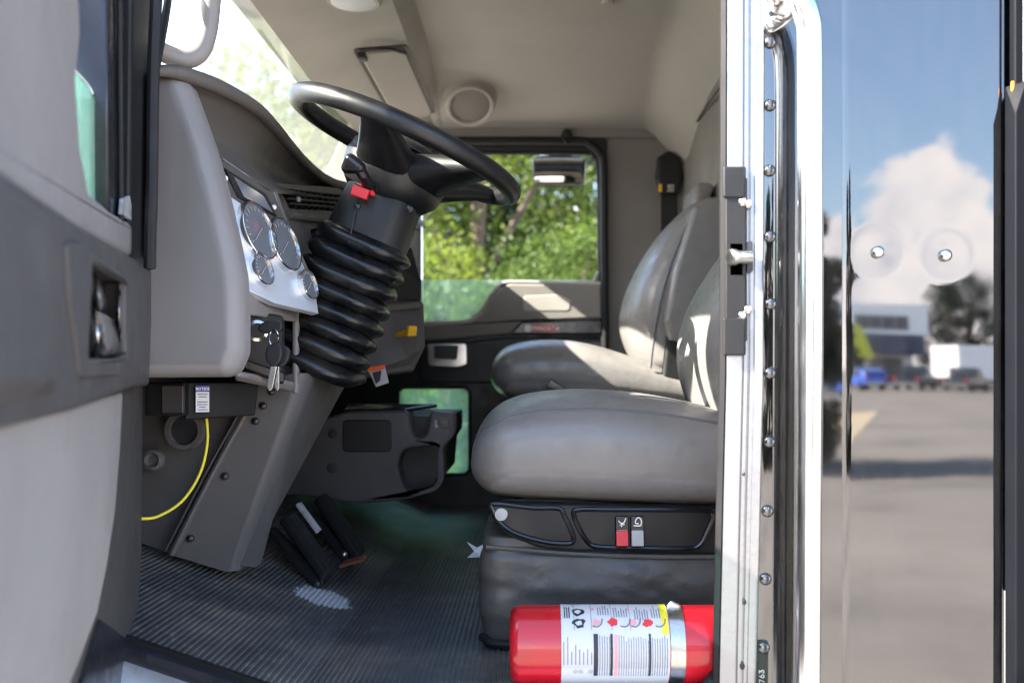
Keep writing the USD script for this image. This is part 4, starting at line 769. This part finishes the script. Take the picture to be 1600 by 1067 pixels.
ddoor = obj('driver_door', slab(up, DH, DD, (0, 0, 1), DN, 0.035, 0.012, 4), 'door_trim_grey', T, smooth=45, label='open driver door with grey inner trim and chrome latch')
arm = np.vstack([dr2([(232, 420), (224, 604), (200, 606)], 0.004), [[0.40, 1.568], [0.78, 1.56], [0.78, 1.736], [0.40, 1.741]]])
cup = [(106, 378), (125, 376), (196, 430), (203, 450), (202, 560), (190, 588), (130, 592), (112, 470)]
inn = [(146, 412), (197, 442), (199, 552), (186, 560), (139, 560), (143, 470)]
obj('armrest_panel', slab(arm, DH + DN * 0.012, DD, (0, 0, 1), DN, 0.03, 0.008, 4, [round_ring(dr2(inn, 0.012), 0.005)[::-1]]), 'dark_trim', ddoor, smooth=45)
obj('armrest_roll', hull(join(*[ball(DH + DD * t + A([0, 0, z]) + DN * o_, 0.001, sub=1) for t, z, o_ in ((0.545, 1.715, 0.0), (0.80, 1.715, 0.0), (0.515, 1.59, 0.0), (0.80, 1.59, 0.0), (0.60, 1.71, 0.012), (0.80, 1.71, 0.016), (0.575, 1.60, 0.012), (0.8, 1.60, 0.016))]).vertices, 0.012), 'dark_trim', ddoor, smooth=45)
rim = dslab(cup, 0.0165, 0.006, 0.004, 0.012, holes=[inn[::-1]], hr=0.006)
obj('latch_bezel', rim, 'dark_trim', ddoor, smooth=45)
obj('latch_recess', dslab([(120, 380), (225, 380), (225, 590), (110, 590)], -0.022, 0.002, 0.0, 0.0), 'grey_plastic', ddoor)
def lev(u, v, x0, x1, ya, yb, yc, yd, o0, bow):
    px = x0 + (x1 - x0) * u; t_, b_ = ya + (yb - ya) * u, yc + (yd - yc) * u
    return DR(px, t_ + (b_ - t_) * v, o0 + bow * math.sin(math.pi * (0.12 + 0.80 * u)) + 0.006 * math.sin(math.pi * v))
obj('latch_lever', sheet(lambda u, v: lev(u, v, 141, 193, 480, 506, 560, 552, -0.012, 0.020), 20, 12), 'chrome', ddoor, smooth=True)
obj('latch_blade', sheet(lambda u, v: lev(u, v, 147, 167, 418, 470, 484, 486, -0.010, 0.014), 10, 8), 'chrome', ddoor, smooth=True)
obj('latch_trim', sheet(lambda u, v: lev(u, v, 181, 196, 443, 442, 520, 545, -0.006, 0.012), 8, 10), 'chrome', ddoor, smooth=True)
low = np.vstack([dr2([(190, 612), (186, 700), (178, 800), (166, 880), (150, 960), (120, 1040), (95, 1100)], -0.004), [[0.62, 1.20], [0.80, 1.18], [0.80, 1.568], [0.40, 1.568]]])
obj('lower_panel', slab(low, DH - DN * 0.002, DD, (0, 0, 1), DN, 0.02, 0.006, 4), 'door_cloth', ddoor, smooth=45)
bas = np.vstack([dr2([(224, 600), (222, 860), (216, 985), (205, 1067), (190, 1120)], -0.012), [[0.2, 0.95], [0.82, 0.95], [0.82, 1.72], [0.05, 1.72]]])
obj('door_base', slab(bas, DH - DN * 0.012, DD, (0, 0, 1), DN, 0.045, 0.008, 4), 'dark_trim', ddoor, smooth=45)
obj('map_pocket', dslab([(158, 965), (205, 1000), (200, 1050), (185, 1100), (118, 1100), (135, 1040)], -0.008, 0.01, 0.004, 0.01), 'black_gloss', ddoor, smooth=45)
obj('door_skin', slab(A([[0.0, 0.95], [0.85, 0.95], [0.85, 1.95], [0.45, 1.95], [0.33, 1.80], [0.0, 1.76]]), DH - DN * 0.058, DD, (0, 0, 1), DN, 0.012, 0.004), 'truck_paint', ddoor)
# window glass, wound part way down, and the frame's front post
gl = np.vstack([dr2([(150, 330), (156, 290), (157, 200), (150, 160), (138, 134), (118, 112)], -0.025), [[0.50, 2.04], [0.5, 1.75]]])
obj('window_glass', slab(gl, DH - DN * 0.025, DD, (0, 0, 1), DN, 0.005, 0.0), 'door_glass', ddoor, smooth=False)
ed = np.vstack([dr2([(156, 290), (157, 200), (150, 160), (138, 134), (118, 112)], -0.027)]); obj('glass_edge', tube([DH - DN * 0.0275 + DD * a + A([0, 0, b]) for a, b in ed], 0.0016, 6, 5), 'white_print', ddoor)
obj('frame_post', join(dslab([(172, 340), (215, 365), (215, -60), (170, -60)], -0.008, 0.05, 0.005, 0.0), ), 'black_gloss', ddoor, smooth=35)
obj('frame_post', join(dslab([(132, 240), (150, 300), (150, -60), (140, -60)], -0.04, 0.02, 0.003, 0.0)), 'black_plastic', ddoor, smooth=35)
for px, off, r_ in ((186, -0.004, 0.0035), (203, -0.004, 0.006), (219, -0.002, 0.006)): obj('door_seal', tube([DR(px + 3, 362, off), DR(px + 2, 200, off), DR(px, -60, off)], r_, 10), 'rubber', ddoor)
obj('corner_patch', dslab([(192, 310), (203, 306), (211, 348), (190, 335)], 0.0, 0.004, 0.001, 0.002), 'worn_alu', ddoor)
obj('hinge_edge', slab(A([[-0.01, 1.0], [0.018, 1.0], [0.018, 2.5], [-0.01, 2.5]]), DH - DN * 0.014, DD, (0, 0, 1), DN, 0.05, 0.003), 'rubber', ddoor, smooth=35)
# front pillar of the cab, its seal and the inner grab rail
pil = obj('front_pillar', hull([(-0.64, 0.005, 1.755), (-0.552, 0.012, 1.755), (-0.64, 0.085, 1.755), (-0.552, 0.085, 1.755), (-0.64, 0.005, 2.6), (-0.545, 0.012, 2.6), (-0.64, 0.085, 2.6), (-0.540, 0.085, 2.6)], 0.006, 1), 'black_plastic', T, smooth=30)
obj('pillar_seal', tube([P(234, 420, 0.0), P(235, 360, 0.0), P(237, 300, 0.0), P(240, 100, 0.0), P(246, -40, 0.0)], 0.008, 10), 'rubber', pil)
obj('glass_seal', tube([P(240, 125, 0.06), P(247, 90, 0.08), P(258, 30, 0.12), P(268, -40, 0.17)], 0.006, 8), 'rubber', pil)
obj('pillar_cap', hull([P(234, 398, 0.04), P(236, 115, 0.04), P(236, 398, 0.09), P(240, 118, 0.09)], 0.004, 1), 'rubber', pil)
obj('pillar_rail', tube([P(334, -60, 0.20), P(330, 0, 0.19), P(324, 50, 0.18), P(312, 82, 0.17), P(290, 93, 0.16), P(268, 88, 0.15), P(245, 78, 0.13)], 0.0145, 16, 8), 'rail_grey', T, smooth=True, label='curved grab rail on the windshield pillar')

# ------------------------------------------------------------------ loose things in the cab
ER, EYc = 0.055, 0.088; EZc = FZ + 0.006 + ER
ex0, ex1 = P(792, 1000, EYc - 0.05)[0], 0.36
ext = thing('fire_extinguisher', 'red fire extinguisher with a white instruction label lying beside the driver seat', 'extinguisher', ((ex0 + ex1) / 2, EYc, FZ + 0.006))
exo, exa = A([ex0, EYc, EZc]), A([1.0, 0, 0]); L_ = ex1 - ex0 - 0.03
obj('cylinder', revolve([(0.0, 0.004), (0.035, 0.003), (0.047, 0.004), (0.0525, 0.009), (ER, 0.018), (ER, L_ - 0.03), (0.052, L_ - 0.015), (0.042, L_), (0.026, L_ + 0.012), (0.018, L_ + 0.02), (0.0, L_ + 0.02)], exo, exa, 64), 'extinguisher_red', ext, smooth=40)
def patch(x0, x1, a0, a1, r, n=24):      # a printed area wrapped on the cylinder; angle 0 faces the door, 90 degrees is up
    s_ = [[exo[0] + x0, exo[1] - r * math.cos(t), exo[2] + r * math.sin(t)] for t in np.linspace(a0, a1, n)]
    return loft([s_, [[exo[0] + x1, b, c_] for _, b, c_ in s_]], False, False)
X = lambda px: (px - CX) / F * (EYc - 0.045 - EY) - exo[0]
rl = ER + 0.0006; lab = obj('label', patch(X(877), X(1046), -1.6, 2.1, rl, 60), 'label_white', ext, smooth=True)
r1 = rl + 0.0003
rngx = random.Random(3)
def bars(x0, x1, a0, a1, step, m_, w=0.35, jag=0.3, name='print_lines'):
    ms, a = [], x0
    while a < x1 - 1e-6:
        e_ = a1 - (a1 - a0) * jag * rngx.random(); ms.append(patch(a, a + step * w, a0, e_, r1, 14)); a += step
    obj(name, join(*ms), m_, lab, smooth=True)
# upper row of pictograms and captions (above), text columns (below), as on the printed label
UPR, MID, LOW = (1.02, 1.5), (0.62, 1.0), (-0.6, 0.56)
bars(X(882), X(892), 0.95, 1.45, 0.0032, 'ink_black', 0.5, 0.2)
bars(X(935), X(955), 1.05, 1.5, 0.0036, 'ink_grey', 0.4, 0.4); bars(X(960), X(982), 0.98, 1.45, 0.0036, 'ink_grey', 0.4, 0.5); bars(X(993), X(1016), 0.9, 1.45, 0.0036, 'ink_grey', 0.4, 0.5); bars(X(1020), X(1034), 0.95, 1.5, 0.0036, 'ink_grey', 0.4, 0.5)
bars(X(880), X(925), -0.25, 0.45, 0.0055, 'ink_grey', 0.22, 0.6); bars(X(936), X(952), -0.6, 0.5, 0.0034, 'ink_grey', 0.35, 0.05)
bars(X(966), X(1012), -0.6, 0.5, 0.0034, 'ink_grey', 0.3, 0.15); bars(X(1018), X(1044), -0.6, 0.5, 0.0034, 'ink_grey', 0.35, 0.1)
for a, b in ((927, 934), (953, 957), (1013, 1016.5)): obj('heading_bar', patch(X(a), X(b), -0.6, 0.52, r1, 20), 'ink_black', lab, smooth=True)
obj('pink_band', patch(X(959), X(964.5), -0.6, 0.50, r1, 20), 'ink_pink', lab, smooth=True)
obj('yellow_band', patch(X(1034.5), X(1045), 0.50, 2.0, r1 + 0.0002, 30), 'ink_yellow', lab, smooth=True)
bars(X(1036), X(1041), 0.58, 1.2, 0.004, 'ink_grey', 0.45, 0.1)
def blot(px, ang, w, h, m_, seed, dr=0.0002):
    r_ = random.Random(seed); k = []
    for i in range(14):
        a = i / 14 * 2 * math.pi; q_ = 0.7 + 0.45 * r_.random(); k.append((X(px) + math.cos(a) * w * q_, ang + math.sin(a) * h / ER * q_))
    k = A(k); t = ear(k); v = A([[exo[0] + a, exo[1] - (r1 + dr) * math.cos(b), exo[2] + (r1 + dr) * math.sin(b)] for a, b in k]); return trimesh.Trimesh(v, t, process=False)
for i, (px, an_, w, h, m_) in enumerate(((904, 1.18, 0.009, 0.009, 'ink_black'), (905, 0.80, 0.010, 0.008, 'ink_black'), (932, 0.82, 0.005, 0.006, 'ink_pink'), (958, 0.84, 0.008, 0.007, 'ink_red'), (991, 0.82, 0.005, 0.006, 'ink_pink'), (1013, 0.80, 0.008, 0.006, 'ink_red'), (927, 1.3, 0.003, 0.004, 'ink_pink'), (984, 1.3, 0.003, 0.004, 'ink_pink'))):
    obj('pictogram', blot(px, an_, w, h, m_, i), m_, lab, smooth=True)
    if i < 2: obj('pictogram', blot(px, an_, w * 0.55, h * 0.5, 'label_white', i + 30, 0.0005), 'label_white', lab, smooth=True)
for px in (926, 986, 970, 1025):
    p_ = [(X(px), 0.72), (X(px + 8), 0.70), (X(px + 14), 0.78), (X(px + 16), 0.92)]
    obj('pictogram', tube([[exo[0] + a, exo[1] - r1 * math.cos(b), exo[2] + r1 * math.sin(b)] for a, b in p_], 0.0011, 6, 4), 'ink_grey', lab)
for px in (897, 924, 956, 985): obj('rule_line', patch(X(px), X(px) + 0.0007, 0.6, 1.7, r1, 20), 'ink_grey', lab, smooth=True)
for px in (899, 907, 922): obj('seal_mark', blot(px, -0.45, 0.004, 0.004, 'switch_grey', px), 'switch_grey', lab, smooth=True)
obj('strap', revolve([(ER, X(1047)), (ER + 0.0022, X(1047)), (ER + 0.0022, X(1070)), (ER, X(1070))], exo, exa, 64), 'bolt_steel', ext, smooth=30)
obj('strap_lug', hull([exo + A([X(1050), -0.012, ER + 0.002]), exo + A([X(1066), -0.012, ER + 0.002]), exo + A([X(1055), -0.012, ER + 0.007])], 0.003), 'bolt_steel', ext)
obj('hose', tube([exo + A([X(1118), -0.05, -0.03]), exo + A([X(1105), -0.062, -0.038]), exo + A([X(1088), -0.062, -0.055])], 0.010, 12), 'rubber', ext)
obj('valve', revolve([(0.016, L_ + 0.015), (0.018, L_ + 0.02), (0.018, L_ + 0.05)], exo, exa, 20, True), 'black_plastic', ext)

kr = thing('key_ring', 'bunch of black headed keys hanging from the ignition lock', 'keys', P(430, 550, 0.20))
ky = 0.19
obj('key_head', slab_px([(406, 505), (424, 500), (440, 502), (441, 514), (434, 520), (408, 521), (400, 514)], ky + 0.02, 0.008, 0.003, 0.006), 'black_plastic', kr)
obj('ring', tube([P(428 + 7 * math.cos(a), 528 + 13 * math.sin(a), ky + 0.012 + 0.006 * math.sin(2 * a)) for a in np.linspace(0, 2 * np.pi, 17)[:-1]], 0.0011, 8, 3, True), 'chrome', kr)
obj('key_fob', slab_px([(416, 541), (434, 533), (441, 545), (438, 565), (428, 573), (417, 569), (413, 555)], ky, 0.008, 0.003, 0.006), 'black_plastic', kr)
obj('key_fob', slab_px([(432, 538), (447, 540), (453, 548), (449, 566), (438, 575), (430, 570)], ky + 0.014, 0.008, 0.003, 0.006), 'black_plastic', kr)
obj('key_blade', slab_px([(423, 572), (432, 573), (425, 608), (420, 611), (417, 604)], ky + 0.003, 0.0025, 0.0006), 'bolt_steel', kr)
obj('key_blade', slab_px([(428, 573), (436, 573), (436, 606), (433, 611), (430, 606)], ky + 0.010, 0.0025, 0.0006), 'bolt_steel', kr)
pp = P(744, 858, 0.35); k = A([P(a, b, y) for a, b, y in ((729, 846, 0.34), (745, 855, 0.36), (762, 846, 0.37), (760, 862, 0.36), (752, 870, 0.36), (730, 871, 0.33), (741, 861, 0.36))])
tr = ear(k[:, [0, 2]]); pa = trimesh.Trimesh(np.vstack([k, k + [0, 0.0015, 0]]), np.vstack([tr, tr[:, ::-1] + 7]), process=False)
tag(stage.GetPrimAtPath(obj('paper_scrap', pa, 'paper', smooth=False)), 'torn white paper scrap caught at the front corner of the driver seat base', 'paper')
c = ray_plane(749, 927, (0, 0, FZ + 0.006), (0, 0, 1))
tag(stage.GetPrimAtPath(obj('pebble', hull([c, c + [0.008, 0.004, 0.002], c + [0.002, 0.006, 0.003]], 0.004, 1), 'concrete')), 'small pale pebble on the ribbed floor mat', 'pebble')

# ------------------------------------------------------------------ trees beyond the truck and behind the camera
def make_tree(name, h, rad, n, leaf, seed, lm, base=0.1, label=None, loc=(0, 0, 0), cat='tree', group=None):
    r = np.random.RandomState(seed); t = thing(name, label, cat, loc, group=group)
    cl = []
    for i in range(70):
        u = r.rand(); a = r.rand() * 2 * np.pi; zz = base + (1 - base) * u; wr = rad * (math.sin(math.pi * min(0.98, 0.12 + 0.80 * u)) ** 0.6) * (0.55 + 0.5 * r.rand())
        cl.append((wr * math.cos(a), wr * math.sin(a), zz * h, rad * (0.22 + 0.2 * r.rand())))
    per = n // len(cl); vs, fs = [], []
    for cx_, cy_, cz_, cr in cl:
        d = r.normal(size=(per, 3)); d /= np.linalg.norm(d, axis=1, keepdims=True); p_ = A([cx_, cy_, cz_]) + d * cr * (r.rand(per, 1) ** 0.4) * A([1, 1, 0.8])
        p_[:, 2] = np.maximum(p_[:, 2], 0.05)
        a = r.normal(size=(per, 3)); a /= np.linalg.norm(a, axis=1, keepdims=True); b = np.cross(a, r.normal(size=(per, 3))); b /= np.linalg.norm(b, axis=1, keepdims=True); s_ = leaf * (0.6 + 0.8 * r.rand(per, 1))
        k0 = sum(len(q_) for q_ in vs)
        vs.append(np.stack([p_ - a * s_, p_ + b * s_ * 0.5, p_ + a * s_, p_ - b * s_ * 0.5], 1).reshape(-1, 3)); i0 = k0 + np.arange(per)[:, None] * 4
        fs += [i0 + A([[0, 1, 2]]), i0 + A([[0, 2, 3]])]
    br = [tube([(0, 0, 0), (0.05 * rad, 0.03 * rad, h * 0.3), (0, 0.06 * rad, h * 0.6), (0.02, 0.0, h * 0.85)], [0.035 * h, 0.026 * h, 0.016 * h, 0.004 * h], 9, 5)]
    for cx_, cy_, cz_, cr in cl[::4]: br.append(tube([(0, 0, max(cz_ * 0.55, 0.1)), (cx_ * 0.5, cy_ * 0.5, cz_ * 0.82), (cx_, cy_, cz_)], [0.011 * h, 0.007 * h, 0.002 * h], 6, 3))
    obj('trunk', join(*br), 'bark', t, local=True, smooth=40)
    obj('crown', trimesh.Trimesh(np.vstack(vs), np.vstack(fs), process=False), lm, t, local=True, smooth=False)
    return t
G1 = 'trees beyond the far door of the truck'
tg = make_tree('tree', 6.2, 2.3, 22000, 0.055, 1, 'leaf_green', 0.0, 'full green tree filling the rear half of the far door window', (2.2, 12.5, 0), group=G1)
ty = make_tree('tree', 5.6, 2.1, 20000, 0.055, 2, 'leaf_yellow', 0.0, 'yellow green tree seen between the steering column and the far window mirror', (-0.7, 11.0, 0), group=G1)
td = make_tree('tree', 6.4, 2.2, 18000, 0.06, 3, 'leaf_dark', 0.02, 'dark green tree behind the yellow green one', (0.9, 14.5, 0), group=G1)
for k, (s, loc, rz, sc, lb) in enumerate((
    (ty, (-3.4, 12.0, 0), 70, 1.0, 'taller yellow green tree behind the bush beside the steering wheel rim'),
    (tg, (-4.6, 16.0, 0), 140, 0.98, 'green tree standing behind the yellow one ahead of the windshield'),
    (tg, (4.6, 13.0, 0), 200, 1.1, 'green tree beyond the passenger seat, mostly hidden by the pillar'),
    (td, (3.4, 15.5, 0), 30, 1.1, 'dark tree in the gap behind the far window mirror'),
    (ty, (1.1, 10.2, 0), 250, 0.62, 'low yellow bush under the trees in the far window'),
    (tg, (-2.2, 14.6, 0), 310, 0.98, 'green tree between the windshield pillar and the far door'),
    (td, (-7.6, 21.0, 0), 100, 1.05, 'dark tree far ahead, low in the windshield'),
    (ty, (-3.0, 10.4, 0), 200, 0.70, 'bright yellow bush low in the windshield beside the steering wheel rim'),
    (tg, (-10.5, 24.0, 0), 20, 1.15, 'hazy green tree at the near edge of the windshield'),
    (ty, (-0.9, 8.9, 0), 15, 0.52, 'low yellow green bush in front of the trees, next to the steering column'),
    (tg, (0.3, 9.1, 0), 120, 0.50, 'low green bush in front of the trees under the look-down mirror'),
    (ty, (1.5, 9.0, 0), 190, 0.50, 'low yellow green bush at the rear edge of the far window'),
    (tg, (-1.2, 18.0, 0), 80, 1.15, 'tall green tree at the back of the group in the far window'))):
    clone(s, 'tree', loc, rz, lb, 'tree', G1, sc)
G2 = 'trees mirrored in the polished panel'
b1 = make_tree('evergreen_tree', 5.0, 1.2, 14000, 0.08, 11, 'leaf_dark', 0.0, 'dark evergreen mirrored in the corner strip beside the grab handle', (4.6, -16.5, 0), group=G2)
for loc, rz, sc, lb in (((2.9, -16.0, 0), 200, 0.95, 'dark evergreen mirrored at the jamb edge of the corner strip'),): clone(b1, 'evergreen_tree', loc, rz, lb, 'tree', G2, sc)
for loc, rz, sc, lb in (((40.5, -92, 0), 30, 1.5, 'dark tree mirrored just beside the white shop'), ((45.5, -98, 0), 130, 1.75, 'tallest dark tree mirrored above the white trailer'), ((50.0, -95, 0), 230, 1.5, 'dark tree mirrored at the edge of the black fairing'), ((54.5, -99, 0), 10, 1.6, 'dark tree mirrored farthest from the shop')): clone(td, 'tree', loc, rz, lb, 'tree', G2, sc)

# ------------------------------------------------------------------ shop, trailer and cars behind the camera (seen in the polished panel)
sh = thing('shop_building', 'white shop with a dark blue band, mirrored in the polished panel', 'building', (28, -86, 0))
obj('upper_wall', rbox((16, -100, 5.0), (36.2, -86, 8.1), 0.05, 1), 'white_wall', sh, smooth=20)
obj('cladding_band', rbox((16, -99.8, 3.0), (35.6, -85.6, 4.99), 0.05, 1), 'navy_cladding', sh, smooth=20)
obj('ground_wall', rbox((16, -99, 0), (35.4, -88, 2.99), 0.03, 1), 'white_wall', sh, smooth=20)
for i in range(5): obj('shop_window', rbox((17.0 + i * 3.6, -87.97, 0.3), (20.0 + i * 3.6, -87.9, 2.7), 0.01, 1), 'window_dark', sh)
for i in range(4):
    x0 = 29.4 + i * 1.25; w_ = obj('upper_window', rbox((x0, -85.97, 5.5), (x0 + 1.18, -85.93, 6.9), 0.01, 1), 'window_dark', sh)
obj('awning', hull([(29.0, -84.6, 2.8), (30.6, -84.6, 2.5), (29.4, -84.8, 5.8), (28.6, -84.8, 5.8), (30.0, -85.4, 2.6)], 0.05, 1), 'yellow_awning', sh)
tb = thing('white_trailer', 'white box trailer parked under the mirrored trees', 'trailer', (36.4, -77, 0))
obj('box', rbox((34.6, -82, 0.9), (38.4, -76.5, 3.9), 0.05, 1), 'trailer_white', tb); obj('chassis', rbox((35.0, -81.8, 0.55), (38.0, -76.7, 0.88), 0.03, 1), 'black_paint', tb)
for x_ in (35.0, 38.0):
    for y_ in (-80.5, -79.3): obj('wheel', revolve([(0.0, -0.13), (0.3, -0.13), (0.48, -0.10), (0.48, 0.10), (0.3, 0.13), (0.0, 0.13)], (x_, y_, 0.48), (1, 0, 0), 24), 'tyre', tb)
def vehicle(name, label, paint, loc, rz, pickup, group='cars parked in front of the shop'):
    t = thing(name, label, 'car' if not pickup else 'pickup', loc, rz, group=group); L, W = (5.6, 1.95) if pickup else (4.4, 1.8)
    s_ = A([[-L / 2, 0.45], [-L / 2 + 0.05, 1.05], [-0.15 * L, 1.12], [-0.13 * L, 1.86], [0.10 * L, 1.90], [0.24 * L, 1.18], [0.47 * L, 1.02], [L / 2, 0.75], [L / 2, 0.45]]) if pickup else A([[-L / 2, 0.4], [-L / 2 + 0.02, 0.95], [-0.40 * L, 1.45], [-0.2 * L, 1.62], [0.08 * L, 1.58], [0.26 * L, 1.05], [0.46 * L, 0.9], [L / 2, 0.65], [L / 2, 0.4]])
    obj('body', slab(round_ring(s_, 0.14), (0, -W / 2, 0), (1, 0, 0), (0, 0, 1), (0, -1, 0), -W, 0.0) if False else loft([np.c_[q_[:, 0], np.full(len(q_), y_), q_[:, 1]] for y_, q_ in ((-W / 2, inset(round_ring(s_, 0.14), 0.07)), (-W / 2 + 0.06, round_ring(s_, 0.14)), (W / 2 - 0.06, round_ring(s_, 0.14)), (W / 2, inset(round_ring(s_, 0.14), 0.07)))]), paint, t, local=True, smooth=35)
    for sx in (-0.31 * L, 0.32 * L):
        for sy in (-W / 2 + 0.08, W / 2 - 0.08): obj('wheel', revolve([(0.0, -0.13), (0.22, -0.13), (0.36, -0.10), (0.36, 0.10), (0.22, 0.13), (0.0, 0.13)], (sx, sy, 0.37), (0, 1, 0), 20), 'tyre', t, local=True)
    zt = (1.22, 1.78) if pickup else (1.05, 1.5); xw = (-0.12 * L, 0.09 * L) if pickup else (-0.30 * L, 0.06 * L)
    for sy in (-1, 1): obj('side_window', rbox((xw[0], sy * W / 2 - 0.012, zt[0]), (xw[1], sy * W / 2 + 0.012, zt[1]), 0.01, 1), 'window_dark', t, local=True)
    obj('rear_window', rbox((-0.135 * L - 0.02, -W * 0.38, zt[0] + 0.05), (-0.13 * L + 0.02, W * 0.38, zt[1] - 0.02), 0.01, 1) if pickup else rbox((-0.46 * L, -W * 0.38, 1.05), (-0.42 * L, W * 0.38, 1.38), 0.01, 1), 'window_dark', t, local=True)
    for sy in (-1, 1): obj('tail_light', rbox((-L / 2 - 0.015, sy * (W / 2 - 0.18) - 0.09, 0.78), (-L / 2 + 0.04, sy * (W / 2 - 0.18) + 0.09, 1.03), 0.01, 1), 'tail_red', t, local=True)
    obj('bumper', rbox((-L / 2 - 0.08, -W * 0.46, 0.42), (-L / 2 + 0.03, W * 0.46, 0.60), 0.03, 1), 'bolt_steel', t, local=True)
    return t
vehicle('parked_car', 'bright blue car parked before the white shop, mirrored in the panel', 'blue_paint', (25.1, -71.5, 0), -95, False)
vehicle('parked_pickup', 'black pickup mirrored beside the blue car', 'black_paint', (28.6, -70.5, 0), -55, True)
vehicle('parked_pickup', 'black pickup mirrored in front of the white trailer', 'black_paint', (32.0, -69.5, 0), -50, True)
